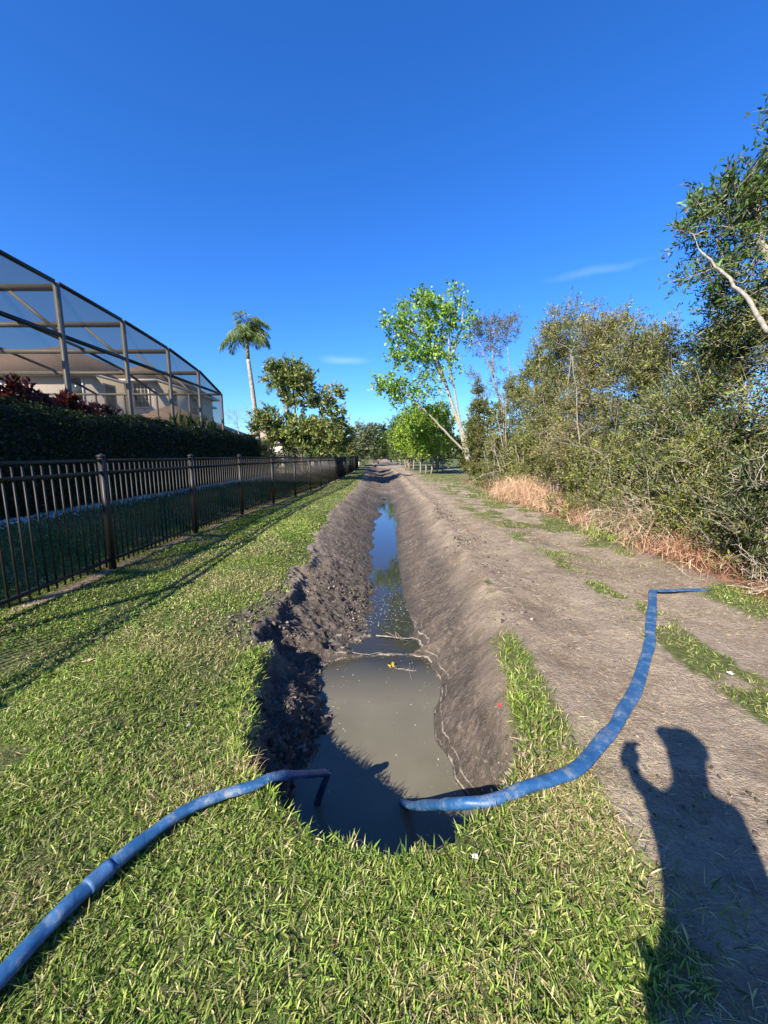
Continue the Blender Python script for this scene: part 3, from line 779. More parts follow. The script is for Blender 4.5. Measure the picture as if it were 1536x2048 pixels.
# --- sycamore ---------------------------------------------------------------------
zs = H(6.4, 29)
plant('sycamore_tree', 'tall pale barked tree with fresh green leaves leaning over the far ditch', 'tree', (6.6, 29, zs),
      [[(6.6, 29, zs, .17), (5.6, 29, 3.6), (4.4, 29, 6.8), (3.3, 28.6, 9.6), (2.4, 28.4, 12)],
       [(6.4, 29, 1.4, .12), (5.5, 28.8, 4.2), (4.6, 28.5, 8.0), (4.6, 28.3, 12)],
       [(4.4, 29, 6.8, .12), (3.3, 28.6, 8.6), (1.8, 28.3, 10.2), (.8, 28.1, 10.8)],
       [(6.6, 29, 1.2, .10), (4.4, 28.6, 3.3), (2.6, 28.3, 5.0), (.9, 28.0, 6.3)],
       [(4.6, 28.5, 8.0, .10), (5.4, 28.6, 10.2), (5.6, 28.4, 12.2)]],
      [((1.2, 28.2, 10.4), (1.5, 1.2, 1.5), 44), ((2.8, 28.3, 11.3), (1.7, 1.3, 1.4), 56), ((4.6, 28.3, 11.3), (1.4, 1.2, 1.4), 34), ((2.0, 28.4, 8.4), (1.9, 1.1, .8), 52), ((5.7, 28.4, 10.6), (.8, .9, 1.3), 14),
       ((3.9, 28.6, 9.2), (1.5, 1.0, 1.6), 44), ((4.6, 28.5, 7.6), (1.0, .8, 1.0), 10), ((.5, 28.0, 6.3), (1.2, .9, .6), 30), ((2.0, 28.2, 5.6), (1.4, .9, .9), 34), ((3.4, 28.5, 6.6), (1.0, .8, .9), 10)],
      dict(L=.19, W=.15, cols=BRIGHT + [(.07, .14, .03)], weights=(4, 2, 3, 2)), bark('mottled_bark', (.30, .27, .21)), None, 402, twigs=6, per=5, clump=.55, br=.035, up=.5)
# thin olive tree behind it, half bare
plant('tree', 'thin half bare tree between the sycamore and the thicket', 'tree', (9.2, 29, zs),
      [[(9.2, 29, zs, .11), (8.8, 28.8, 4), (7.8, 28.5, 7), (7.6, 28.4, 10.2)], [(8.8, 28.8, 4, .07), (9.0, 28.4, 7), (8.6, 28.2, 9)], [(7.8, 28.5, 7, .06), (6.6, 28.3, 9.4)]],
      [((7.4, 28.4, 9.6), (1.6, 1.0, 1.3), 46), ((8.4, 28.3, 10.2), (1.0, .9, .9), 22), ((7.2, 28.4, 6.6), (1.4, .9, 1.4), 14)],
      dict(L=.16, W=.045, cols=[(.12, .12, .05), (.17, .14, .07), (.09, .10, .04)], weights=(3, 2, 2)), M_BARK_GREY, None, 403, twigs=7, per=8, clump=.5, br=.025)
# cone shaped evergreen
plant('evergreen_tree', 'narrow cone shaped evergreen at the far end of the thicket', 'tree', (5.9, 24.5, H(5.9, 24.5)),
      [[(5.9, 24.5, H(5.9, 24.5), .09), (5.85, 24.5, 2.8), (5.8, 24.5, 5.6)]],
      [((5.9, 24.5, .9), (1.15, 1.1, .7), 40), ((5.9, 24.5, 2.0), (1.0, 1.0, .7), 36), ((5.85, 24.5, 3.2), (.75, .75, .7), 28), ((5.82, 24.5, 4.4), (.48, .48, .7), 20), ((5.8, 24.5, 5.5), (.22, .22, .6), 10)],
      dict(L=.12, W=.045, cols=[(.12, .13, .03), (.17, .165, .04), (.07, .09, .02)], weights=(3, 3, 2)), M_BARK_BROWN, None, 404, twigs=9, per=10, clump=.34, br=.02, up=.8)
# bright green young trees with white stems
for i, (x, y, h, r, lab) in enumerate([(3.5, 33, 5.6, 1.7, 'nearest bright green young tree with thin white stems beside the track'), (4.9, 36, 6.4, 1.9, 'bright green young tree right behind the nearest one'),
                                    (2.6, 41, 6.4, 1.9, 'bright green young tree, farther along on the track side')]):
    z0 = H(x, y)
    plant('young_tree', lab, 'tree', (x, y, z0), [[(x + dx, y + dy, z0, .07), (x + dx * 1.3, y + dy, z0 + h * .35), (x + dx * 2, y + dy, z0 + h * .8)] for dx, dy in ((-.35, 0), (.1, .3), (.5, -.2))],
          [((x, y, z0 + h * .42), (r, r, h * .16), 42), ((x - .1, y, z0 + h * .62), (r * .95, r, h * .18), 46), ((x + .1, y, z0 + h * .85), (r * .6, r * .6, h * .14), 24)],
          dict(L=.19, W=.12, cols=[(.20, .30, .03), (.27, .38, .04), (.13, .21, .025)], weights=(3, 2, 2)), M_BARK_GREY, 'bright green young trees beside the track', 410 + i, twigs=8, per=8, clump=.5, br=.03)

# --- left side: magnolia, palms, bare saplings -----------------------------------
zm = H(-5.3, 25)
plant('magnolia_tree', 'open magnolia tree with glossy yellowing leaves behind the metal fence', 'tree', (-5.2, 25, zm),
      [[(-5.2, 25, zm, .12), (-5.3, 25, 1.9), (-5.6, 25, 4.2), (-5.7, 24.8, 6.4)], [(-5.1, 25, zm, .09), (-4.5, 25, 2.0), (-3.7, 24.9, 4.2), (-3.2, 24.8, 5.5)], [(-5.3, 25, 1.2, .08), (-6.6, 24.8, 2.6), (-7.2, 24.6, 3.8)]],
      [((-6.1, 24.8, 6.4), (1.2, 1.0, .7), 24), ((-5.2, 24.8, 6.2), (1.0, 1.0, .8), 20), ((-5.6, 24.9, 5.2), (1.1, 1.0, .6), 18), ((-3.9, 24.9, 4.9), (1.0, .9, .9), 18), ((-3.0, 24.8, 3.6), (.75, .8, .9), 14), ((-3.0, 24.8, 5.3), (.3, .3, .35), 3),
       ((-7.1, 24.7, 3.6), (1.0, 1.0, .9), 26), ((-5.3, 24.8, 3.1), (1.7, 1.1, .8), 40), ((-4.2, 24.6, 2.3), (1.7, 1.1, .8), 34), ((-6.6, 24.7, 2.4), (1.0, 1.0, .6), 16)],
      dict(L=.24, W=.10, cols=[(.08, .13, .032), (.13, .17, .045), (.28, .27, .08), (.18, .14, .07)], weights=(4, 3, 2.4, 1)), M_BARK_BROWN, None, 420, twigs=7, per=10, clump=.45, br=.03,
      leafmat=leaf_material("glossy_leaf", .25, .5, spec=.3))

M_PALMT = bark('palm_bark', (.27, .24, .20), 9)
def palm(x, y, h, label, seed, nf=26, fl=2.6, tr=.17, wind=.9, crownup=.9):
    rg = np.random.default_rng(seed); z0 = H(x, y)
    root = thing('palm_tree', (x, y, z0), label, 'palm tree')
    mb = MB(); pts = []; rad = []
    for i in range(30):
        t = i / 29; pts.append((x - .45 * t + .1 * math.sin(t * 3), y, z0 + h * t)); rad.append(tr * (1.15 - .45 * t) * (1 + .05 * (i % 2)) * (1.35 if i == 0 else 1))
    mb.tube(pts, rad, 10)
    part('trunk', mb, M_PALMT, root, smooth=True)
    top = Vector(pts[-1]); sh = MB()
    sh.tube([top, top + Vector((-.03, 0, .5)), top + Vector((-.02, 0, 1.1)), top + Vector((0, 0, 1.5))], [tr * .72, tr * .85, tr * .55, tr * .2], 8)
    part('crownshaft', sh, simple("green_crownshaft", (.16, .17, .07), .6, .3, 8), root, smooth=True)
    base = top + Vector((0, 0, 1.2))
    A = Acc()
    for k in range(nf):
        a = k * 2.399; el = math.radians(rg.uniform(28, 88)); L = fl * rg.uniform(.8, 1.1)
        d = Vector((math.cos(a) * math.cos(el), math.sin(a) * math.cos(el), math.sin(el)))
        p = base.copy(); rach = []; seg = 9; step = L / seg
        for s_ in range(seg + 1):
            rach.append(p.copy()); p = p + d * step; d = (d + Vector((wind * .08, 0, -(.16 + .34 * (s_ / seg)) * crownup))).normalized()
        fr = MB(); fr.tube(rach, [.022 * (1 - .85 * i / seg) for i in range(seg + 1)], 4, cap=False)
        # leaflets
        P = []; D = []; n = 130
        for q in range(n):
            t = .12 + .88 * q / n; f_ = t * seg; i = min(int(f_), seg - 1); pt = rach[i].lerp(rach[i + 1], f_ - i); dd = (rach[i + 1] - rach[i]).normalized()
            sd_ = dd.cross(Vector((0, 0, 1))); 
            if sd_.length < .05: sd_ = Vector((1, 0, 0))
            sd_.normalize(); sg = 1 if q % 2 else -1
            ld = (sd_ * sg * .8 + dd * .55 + Vector(rg.normal(0, .22, 3)) + Vector((wind * .15, 0, -.85))).normalized()
            P.append(list(pt)); D.append(list(ld))
        P = np.array(P); D = np.array(D)
        lens = .62 * np.sin(np.linspace(.35, 2.9, n)) + .12
        cc = pal(n, [(.10, .16, .035), (.15, .20, .05), (.22, .22, .08)], (3, 2, 1), .2, rg)
        V, F, T, C = leafquads(P, D, lens, np.full(n, .036), cc, rg)
        fm = fr.mesh('frond'); fv = np.concatenate(fr.v); A2 = Acc()
        A2.add(fv, np.concatenate([np.array(q) for q in fr.f]), np.array([len(q) for q in fr.f]), np.tile([[.16, .17, .06]], (len(fv), 1))); bpy.data.meshes.remove(fm)
        A2.add(V, F, T, C)
        part('frond', A2.mesh('frond'), M_LEAF, root)
    return root
palm(-8.5, 26.5, 7.35, 'tall slender palm with wind blown fronds behind the end of the hedge', 5, fl=2.15, nf=22, crownup=1.1, wind=.5)
palm(-7.9, 33.5, 5.6, 'shorter palm whose fronds show behind the magnolia', 6, fl=3.1, nf=22)

BARE = dict(L=.08, W=.03, cols=[(.25, .24, .10)], weights=(1,))
for i, (x, y, h, lab) in enumerate([(-12.3, 33, 5.2, 'bare twiggy tree to the left of the slender palm'), (-8.6, 29.5, 4.2, 'bare twiggy tree to the right of the slender palm trunk')]):
    z0 = H(x, y)
    plant('bare_tree', lab, 'tree', (x, y, z0), [[(x, y, z0, .07), (x + .1, y, z0 + h * .5), (x - .1, y, z0 + h * .9)]], [((x, y, z0 + h * .8), (1.4, 1.0, h * .25), 26)], dict(L=.09, W=.03, cols=[(.2, .2, .08), (.3, .25, .12)], weights=(1, 1)),
          M_BARK_GREY, 'bare twiggy trees near the palm', 430 + i, twigs=7, per=1.5, clump=.6, br=.02, up=.7)
# bushes along the yard behind the fence
YB = [(-6.9, 22.3, 1.7, .9, 'yellowish bush with arching pale stems at the end of the hedge', [(.16, .17, .05), (.25, .23, .08), (.09, .11, .03)]),
      (-7.6, 31, 2.5, 1.4, 'dark green bush behind the magnolia, nearer the palm', DARKG), (-4.2, 33, 2.3, 1.2, 'mixed green bush behind the magnolia, nearer the track', GREEN),
      (-10.2, 24.5, 1.6, 1.0, 'small green bush just behind the hedge by the palm foot', GREEN)]
for i, (x, y, h, r, lab, cs) in enumerate(YB):
    shrub(x, y, h, r, 44, .11, lab, 440 + i, cs, (3, 2, 2), group='bushes in the yards behind the fence', clump=.34, low=.15, name='bush')
# far trees closing the view
FT = [(-4.9, 40, 4.8, 1.8, 'yellow green tree beyond the fence end', [(.17, .19, .05), (.24, .24, .08), (.10, .12, .03)]), (-7.5, 44, 5.2, 2.2, 'dull green tree beyond the yards', GREEN),
      (-3.6, 56, 6.0, 2.4, 'grey green tree with pale bare limbs at the far bend of the ditch', [(.13, .15, .07), (.17, .18, .09), (.08, .10, .04)]), (-1.0, 66, 6.6, 2.6, 'dark green round tree at the far end of the ditch', DARKG), (-2.6, 78, 7.4, 3.0, 'dark tree closing the view behind the round one', DARKG),
      (3.2, 50, 6.6, 2.2, 'olive tree on the right of the far track', [(.11, .14, .04), (.15, .18, .05), (.07, .09, .03)]), (2.6, 64, 8.0, 2.6, 'green tree on the right where the track vanishes', GREEN), (1.6, 84, 8, 3.0, 'farthest tree in the gap over the track', GREEN),
      (6.4, 46, 7, 2.4, 'olive tree behind the white stemmed young trees', OLIVE[:3]), (9.5, 38, 6.5, 2.6, 'olive tree behind the cone shaped evergreen', OLIVE[:3])]
for i, (x, y, h, r, lab, cs) in enumerate(FT):
    z0 = H(x, y)
    plant('far_tree', lab, 'tree', (x, y, z0), [[(x, y, z0, .14), (x + .2, y, z0 + h * .4), (x - .1, y, z0 + h * .8)], [(x, y, z0, .1), (x - r * .4, y, z0 + h * .45), (x - r * .6, y, z0 + h * .7)]],
          [((x, y, z0 + h * .3), (r, r, h * .2), 30), ((x - r * .2, y, z0 + h * .55), (r, r, h * .2), 34), ((x + r * .1, y, z0 + h * .82), (r * .65, r * .65, h * .16), 22)],
          dict(L=.26 + .002 * y, W=.15, cols=cs, weights=(3, 2, 2)), M_BARK_PALE if i == 2 else M_BARK_GREY, 'far trees around the end of the ditch', 450 + i, twigs=7, per=7, clump=.7, br=.04, twigmesh=False)
# distant woodland that reads as one mass
rgw = np.random.default_rng(9); A = Acc(); n = 60000
wx = rgw.uniform(-160, 160, n); wyy = 135 + rgw.uniform(0, 14, n)
top_ = 7 + 3.2 * fbm(wx, wx * 0, 9, 4, 77) + 1.5 * fbm(wx, wx * 0, 2.5, 2, 78)
wz_ = rgw.random(n) ** .8 * top_
D = rgw.normal(0, 1, (n, 3)); D /= np.linalg.norm(D, axis=1)[:, None]
A.add(*leafquads(np.stack([wx, wyy, wz_], -1), D, rgw.uniform(.7, 1.5, n), rgw.uniform(.5, 1.0, n), pal(n, DARKG + [(.10, .13, .05)], (2, 2, 2, 2), .2, rgw), rgw))
tag(link('distant_woodland', A.mesh('distant_woodland'), M_LEAF), kind='stuff')

# --- hedge --------------------------------------------------------------------------
hz = thing('hedge', (-6.9, 9, .5), 'long clipped dark green hedge behind the metal fence', 'hedge')
core = MB()
ys = np.linspace(-3, 20.3, 60)
prof = [(-6.42, .45), (-6.30, 1.2), (-6.36, 2.30), (-6.55, 2.42), (-7.25, 2.42), (-7.4, 2.2), (-7.4, .45)]
vs = []
for yy in ys:
    for (a_, b_) in prof: vs.append((a_ + .04 * math.sin(yy * 3) - .012 * max(0, yy - 5), yy, b_ + .05 * math.sin(yy * 1.3)))
k_ = len(prof); fs = [(i * k_ + j, i * k_ + j + 1, (i + 1) * k_ + j + 1, (i + 1) * k_ + j) for i in range(len(ys) - 1) for j in range(k_ - 1)]
fs += [tuple(range(k_)), tuple((len(ys) - 1) * k_ + j for j in range(k_))[::-1]]
core.add(vs, fs)
part('inner_twigs', core, simple("hedge_inside", (.012, .016, .008), .95, .3, 20), hz)
def surf_pts(n, rg, side):
    yy = rg.uniform(-3, 20.4, n)
    if side == 'face':
        t = rg.random(n); zz = .5 + t * 1.9; xx = -6.27 - .06 * np.abs(zz - 1.4) + .03 * np.sin(yy * 9 + zz * 7)
    elif side == 'top':
        xx = rg.uniform(-7.4, -6.34, n); zz = 2.42 + .05 * np.sin(yy * 1.3)
    else:
        xx = rg.uniform(-7.4, -6.5, n) ; zz = rg.uniform(.5, 2.4, n); yy = np.full(n, 20.33)
    xx = xx - (.012 * np.clip(yy - 5, 0, 99) if side != 'x' else 0)
    bul = .10 * np.abs(fbm(yy, zz, .55, 4, 89)) + .05 * np.clip(fbm(yy, zz, .16, 2, 90), 0, 1)
    xx = xx + rg.normal(0, .04, n) + (bul if side == 'face' else 0); zz = zz + rg.normal(0, .03, n) + ((.09 * fbm(yy, xx, .5, 3, 88) + .04 + np.where(rg.random(n) < .02, rg.uniform(0, .13, n), 0)) if side == 'top' else 0)
    return np.stack([xx, yy, zz], -1)
rgh = np.random.default_rng(12); A = Acc()
for side, n, bias in (('face', 52000, (.5, 0, .3)), ('top', 30000, (0, 0, .9)), ('end', 3000, (0, .7, .3))):
    P = surf_pts(n, rgh, side); D = rgh.normal(0, .7, (n, 3)) + np.array(bias); D /= np.linalg.norm(D, axis=1)[:, None]
    A.add(*leafquads(P, D, rgh.uniform(.04, .08, n), rgh.uniform(.025, .045, n), pal(n, [(.022, .040, .010), (.036, .062, .014), (.012, .022, .007), (.08, .11, .028)], (3, 3, 2, .6), .2, rgh), rgh))
part('foliage', A.mesh('foliage'), M_LEAF, hz)
# pale stones at the foot of the hedge
rgs = np.random.default_rng(4); n = 5200
py = rgs.uniform(1, 21, n); px = -6.12 + rgs.normal(0, .16, n) - .012 * np.clip(py - 5, 0, 99)
V, F, T, C = clods(px, py, rgs.uniform(.012, .03, n), pal(n, [(.55, .55, .55), (.4, .42, .45), (.62, .58, .52)], (2, 1, 1), .2, rgs), 'g')
tag(link('white_gravel', fast_mesh('white_gravel', V, T, F, C), bpy.data.materials['clod_soil']), kind='stuff')

# --- metal fence ----------------------------------------------------------------------
fz = thing('metal_fence', (FENCE[0][0], FENCE[0][1], 0), 'long dark bronze picket fence of metal bars along the lawn', 'fence')
def z_f(x, y): return float(base_height(np.array([x]), np.array([y]))[0][0])
for i, (x, y) in enumerate(FENCE):
    z = z_f(x, y) - .05
    m = MB(); m.box((x, y, z + .80), (.064, .064, 1.60)); po = part('post', m, M_FENCE, fz)
    m = MB(); m.box((x, y, z + 1.61), (.080, .080, .025)); m.add([(x - .04, y - .04, z + 1.6225), (x + .04, y - .04, z + 1.6225), (x + .04, y + .04, z + 1.6225), (x - .04, y + .04, z + 1.6225), (x, y, z + 1.65)], [(0, 1, 4), (1, 2, 4), (2, 3, 4), (3, 0, 4)])
    part('post_cap', m, M_FENCE, po)
for i in range(len(FENCE) - 1):
    a = Vector((*FENCE[i], z_f(*FENCE[i]))); b = Vector((*FENCE[i + 1], z_f(*FENCE[i + 1]))); d = b - a; dn = d.normalized()
    a2 = a + dn * .034; b2 = b - dn * .034; q = (b2 - a2)
    m = MB(); npk = 21
    rot = [list(r) for r in Vector((d.x, d.y, 0)).to_track_quat('Y', 'Z').to_matrix()]
    for k in range(1, npk):
        p = a + d * (k / npk)
        m.box((p.x, p.y, p.z + .79), (.016, .016, 1.46), rot)
    pn = part('picket_panel', m, M_FENCE, fz)
    for zz, hh in ((1.505, .036), (1.345, .036), (.145, .036)):
        m = MB(); o_ = Vector((0, 0, zz)); m.beam(a2 + o_, b2 + o_, .036, hh); part('rail', m, M_FENCE, pn)
# crossing fence at the neighbouring yard
m_ = thing('metal_fence', (-6.9, 22.9, .5), 'short dark fence between two yards at the end of the hedge', 'fence')
for k in range(4):
    x = -8.4 + k * 1.25; m = MB(); m.box((x, 23.1, z_f(x, 23.1) + .6), (.06, .06, 1.25)); part('post', m, M_FENCE, m_)
mm = MB()
for k in range(34):
    x = -8.4 + k * .112; mm.box((x, 23.1, z_f(x, 23.1) + .62), (.016, .016, 1.1))
pp = part('picket_panel', mm, M_FENCE, m_)
for zz in (1.15, .95, .18):
    m = MB(); m.beam((-8.4, 23.1, z_f(-8.4, 23.1) + zz), (-4.65, 23.1, z_f(-4.65, 23.1) + zz), .03, .03); part('rail', m, M_FENCE, pp)

# --- pool cage -------------------------------------------------------------------------
def mesh_screen():
    m, nt, b, out = new_mat("insect_screen")
    nt.nodes.remove(b); d_ = nt.nodes.new('ShaderNodeBsdfDiffuse'); d_.inputs[0].default_value = (.040, .040, .038, 1)
    tl = nt.nodes.new('ShaderNodeBsdfTranslucent'); tl.inputs[0].default_value = (.040, .040, .038, 1)
    b = nt.nodes.new('ShaderNodeAddShader'); nt.links.new(d_.outputs[0], b.inputs[0]); nt.links.new(tl.outputs[0], b.inputs[1])
    tr = nt.nodes.new('ShaderNodeBsdfTransparent'); mx = nt.nodes.new('ShaderNodeMixShader'); mx.inputs[0].default_value = .33
    tr.inputs[0].default_value = (.93, .90, .84, 1)
    nt.links.new(tr.outputs[0], mx.inputs[1]); nt.links.new(b.outputs[0], mx.inputs[2]); nt.links.new(mx.outputs[0], out.inputs['Surface'])
    return m
M_SCREEN = mesh_screen()
CX = -8.0
PY = [-1.8, 0.6, 3.0, 5.4, 7.8, 10.1, 12.5, 14.95, 17.25, 19.55]
PZ = [5.75, 5.75, 5.75, 5.75, 5.75, 5.72, 5.62, 5.45, 5.14, 4.52]
XS = [CX, -11.2, -14.2, -17.2]
cage = thing('pool_enclosure', (CX, 8, .5), 'big screened pool cage of dark bronze aluminium beams behind the hedge', 'pool enclosure')
for y, z in zip(PY, PZ):
    m = MB(); m.box((CX, y, (z + .45) / 2), (.09, .11, z - .45)); po = part('post', m, M_CAGE, cage)
    if y < 19:
        m = MB(); m.beam((CX - .05, y, z - .10), (XS[-1], y, z - .10), .06, .15); bm_ = part('roof_beam', m, M_CAGE, cage)
        m = MB(); m.beam((CX - .05, y, z - 1.15), (CX - 1.15, y, z - .19), .045, .07); part('brace', m, M_CAGE, bm_)
for j, x in enumerate(XS):
    for i in range(len(PY) - 1):
        a = (x, PY[i] + (.07 if j == 0 else 0), PZ[i] + .02); b = (x, PY[i + 1] - .07 if j == 0 else PY[i + 1], PZ[i + 1] + .02)
        m = MB(); m.beam(a, b, .09, .07); part('eave_beam' if j == 0 else 'purlin', m, M_FENCE, cage)  # near-black colour puts the shade on the purlins' undersides into the paint
GZ = 4.50
for i in range(len(PY) - 1):
    m = MB(); m.beam((CX + .012, PY[i] + .07, GZ), (CX + .012, PY[i + 1] - .07, GZ), .06, .09); part('girt', m, M_FENCE, cage)
    m = MB(); m.beam((CX + .012, PY[i] + .07, 2.0), (CX + .012, PY[i + 1] - .07, 2.0), .05, .05); part('girt', m, M_FENCE, cage)
    # wall screens
    m = MB(); a, b = PY[i] + .07, PY[i + 1] - .07
    m.add([(CX, a, .5), (CX, b, .5), (CX, b, PZ[i + 1] - .03), (CX, a, PZ[i] - .03)], [(0, 1, 2, 3)]); part('screen_panel', m, M_SCREEN, cage)
    m = MB(); m.add([(CX - .05, PY[i], PZ[i] + .0), (CX - .05, PY[i + 1], PZ[i + 1] + .0), (XS[-1], PY[i + 1], PZ[i + 1] + .0), (XS[-1], PY[i], PZ[i] + .0)], [(0, 1, 2, 3)]); part('roof_screen', m, M_SCREEN, cage)
m = MB()
for x in (-9.6, -11.2, -12.8, -14.2, -15.7, -17.2): m.box((x, 19.57, 2.5), (.06, .08, 4.0))
part('end_frame', m, M_CAGE, cage)
m = MB(); m.beam((CX - .05, 19.57, 4.5), (XS[-1], 19.57, 4.5), .07, .10); part('end_beam', m, M_CAGE, cage)
m = MB(); m.add([(CX - .05, 19.61, .5), (XS[-1], 19.61, .5), (XS[-1], 19.61, 4.5), (CX - .05, 19.61, 4.5)], [(0, 1, 2, 3)]); part('end_screen', m, M_SCREEN, cage)

# --- houses ------------------------------------------------------------------------------
def hip(x0, x1, y0, y1, z, top, over=.45, th=.18):
    x0 -= over; x1 += over; y0 -= over; y1 += over; m = MB()
    wx_, wy_ = x1 - x0, y1 - y0; s = min(wx_, wy_) / 2
    if wx_ >= wy_: r = [(x0 + s, (y0 + y1) / 2, top), (x1 - s, (y0 + y1) / 2, top)]
    else: r = [((x0 + x1) / 2, y0 + s, top), ((x0 + x1) / 2, y1 - s, top)]
    v = [(x0, y0, z), (x1, y0, z), (x1, y1, z), (x0, y1, z)] + r
    f = [(0, 1, 5, 4), (1, 2, 5), (2, 3, 4, 5), (3, 0, 4), (3, 2, 1, 0)] if wx_ >= wy_ else [(0, 1, 4), (1, 2, 5, 4), (2, 3, 5), (3, 0, 4, 5), (3, 2, 1, 0)]
    m.add(v, f); return m
def fascia(x0, x1, y0, y1, z, over=.45):
    m = MB(); x0 -= over; x1 += over; y0 -= over; y1 += over; t = .05; h = .16; zc = z - h / 2 + .01
    m.box(((x0 + x1) / 2, y0 - t / 2, zc), (x1 - x0 + 2 * t, t, h)); m.box(((x0 + x1) / 2, y1 + t / 2, zc), (x1 - x0 + 2 * t, t, h))
    m.box((x0 - t / 2, (y0 + y1) / 2, zc), (t, y1 - y0, h)); m.box((x1 + t / 2, (y0 + y1) / 2, zc), (t, y1 - y0, h)); return m
def window(root, c_, wd, ht, face, muntin=True):
    """face: 'y' looks to -Y, 'x' looks to +X"""
    x, y, z = c_
    def bx(m, u, v, du, dv, dep, out):
        if face == 'y': m.box((x + u, y - out, z + v), (du, dep, dv))
        else: m.box((x + out, y + u, z + v), (dep, du, dv))
    m = MB(); t = .09
    for (u, v, du, dv) in ((-wd / 2 - t / 2, 0, t, ht + 2 * t), (wd / 2 + t / 2, 0, t, ht + 2 * t), (0, ht / 2 + t / 2, wd, t), (0, -ht / 2 - t / 2, wd, t)): bx(m, u, v, du, dv, .08, .04)
    wn = part('window', m, M_TRIM, root)
    m = MB(); bx(m, 0, 0, wd, ht, .03, .012); part('pane', m, M_GLASS, wn)
    if muntin:
        m = MB(); bx(m, 0, 0, .03, ht, .02, .04); bx(m, 0, 0, wd, .05, .02, .041)
        for q in (-.25, .25): bx(m, 0, q * ht, wd, .02, .02, .042)
        for q in (-.25, .25): bx(m, q * wd, 0, .02, ht, .015, .04)
        part('muntins', m, M_TRIM, wn)
def walls(root, x0, x1, y0, y1, z0, z1):
    m = MB(); m.box(((x0 + x1) / 2, (y0 + y1) / 2, (z0 + z1) / 2), (x1 - x0, y1 - y0, z1 - z0)); return part('wall', m, M_WALL, root)
ho = thing('house', (-19, 28, .5), 'beige two storey house with brown hip roofs seen through the pool cage', 'house')
walls(ho, -33, -18.1, 24, 40, .3, 6.3)
walls(ho, -18.098, -16.1, 27, 36, .3, 6.5)
walls(ho, -33, -17.7, 2, 23.998, .3, 3.3)
for a, top in (((-33, -18.1, 24, 40, 6.30), 9.9), ((-19.5, -16.1, 27, 36, 6.52), 7.9)):
    rf = part('roof', hip(*a, top), M_ROOF, ho); part('fascia', fascia(*a), M_TRIM, rf)
m = MB(); m.add([(-33, 1.5, 3.3), (-17.3, 1.5, 3.3), (-17.3, 23.95, 3.3), (-33, 23.95, 3.3), (-33, 1.5, 5.0), (-33, 23.95, 5.0), (-22, 8, 5.0), (-22, 23.95, 5.0)], [(0, 1, 6, 4), (1, 2, 7, 6), (4, 6, 7, 5), (3, 2, 1, 0)])
rf = part('lower_roof', m, M_ROOF, ho)
m = MB(); m.box((-17.27, 12.7, 3.24), (.06, 22.4, .15)); part('fascia', m, M_TRIM, rf)
a = (-17.4, -12.6, 24.6, 30, 3.3)
m = MB(); [m.box((x, y, 1.9), (.25, .25, 2.9)) for x in (-17.2, -14.9, -12.7) for y in (24.8, 29.8)]; part('porch_column', m, M_WALL, ho)
rf = part('porch_roof', hip(*a, 4.9, .4), M_ROOF, ho); part('fascia', fascia(*a, .4), M_TRIM, rf)
window(ho, (-19.1, 24, 5.45), .95, 1.35, 'y', False); window(ho, (-24, 24, 5.3), 1.0, 1.4, 'y'); window(ho, (-16.95, 27, 5.55), .95, 1.55, 'y')
window(ho, (-16.1, 29.3, 5.4), .9, 1.5, 'x'); window(ho, (-16.1, 32.5, 5.4), .9, 1.5, 'x'); window(ho, (-18.1, 25.5, 5.2), .9, 1.4, 'x', False)
window(ho, (-17.7, 20.5, 1.9), 1.8, 1.6, 'x'); window(ho, (-17.7, 14, 1.7), 2.4, 2.1, 'x')
ho.location.x += .5
for i, (x0, x1, y0, y1, z1, top, lab, mt) in enumerate([(-31, -16.8, 42, 54, 3.3, 6.3, 'low house with tan roof between the pool cage and the palm', M_ROOF2), (-26, -12.5, 64, 76, 3.4, 6.6, 'far house with tan roof behind the magnolia', M_ROOF2)]):
    h2 = thing('house', ((x0 + x1) / 2, y0, .5), lab, 'house')
    walls(h2, x0, x1, y0, y1, .2, z1); rf = part('roof', hip(x0, x1, y0, y1, z1, top, .5), mt, h2); part('fascia', fascia(x0, x1, y0, y1, z1, .5), M_TRIM, rf)
    window(h2, (x1 - 2.5, y0, 1.9), 1.6, 1.3, 'y'); window(h2, (x1, y0 + 4, 1.9), 1.4, 1.3, 'x'); window(h2, (x1, y0 + 8, 1.9), 1.4, 1.3, 'x')
# patio wall and deck in the next yard
m = MB(); m.box((-6.4, 31.2, .78), (4.6, .25, .55)); single('garden_wall', m, M_PAVE, (-6.4, 31.2, .5), 'low pale pinkish garden wall behind the magnolia stems', 'wall')
# patio table
tb = thing('patio_table', (-7.3, 27.6, .5), 'small white patio table between the hedge end and the magnolia', 'table')
m = MB(); m.tube([(-7.3, 27.6, 1.22), (-7.3, 27.6, 1.26)], .62, 20); part('tabletop', m, M_TRIM, tb)
for dx, dy in ((-.4, -.4), (.4, -.4), (.4, .4), (-.4, .4)):
    m = MB(); m.tube([(-7.3 + dx, 27.6 + dy, .48), (-7.3 + dx * .8, 27.6 + dy * .8, 1.22)], .025, 6); part('leg', m, M_TRIM, tb)

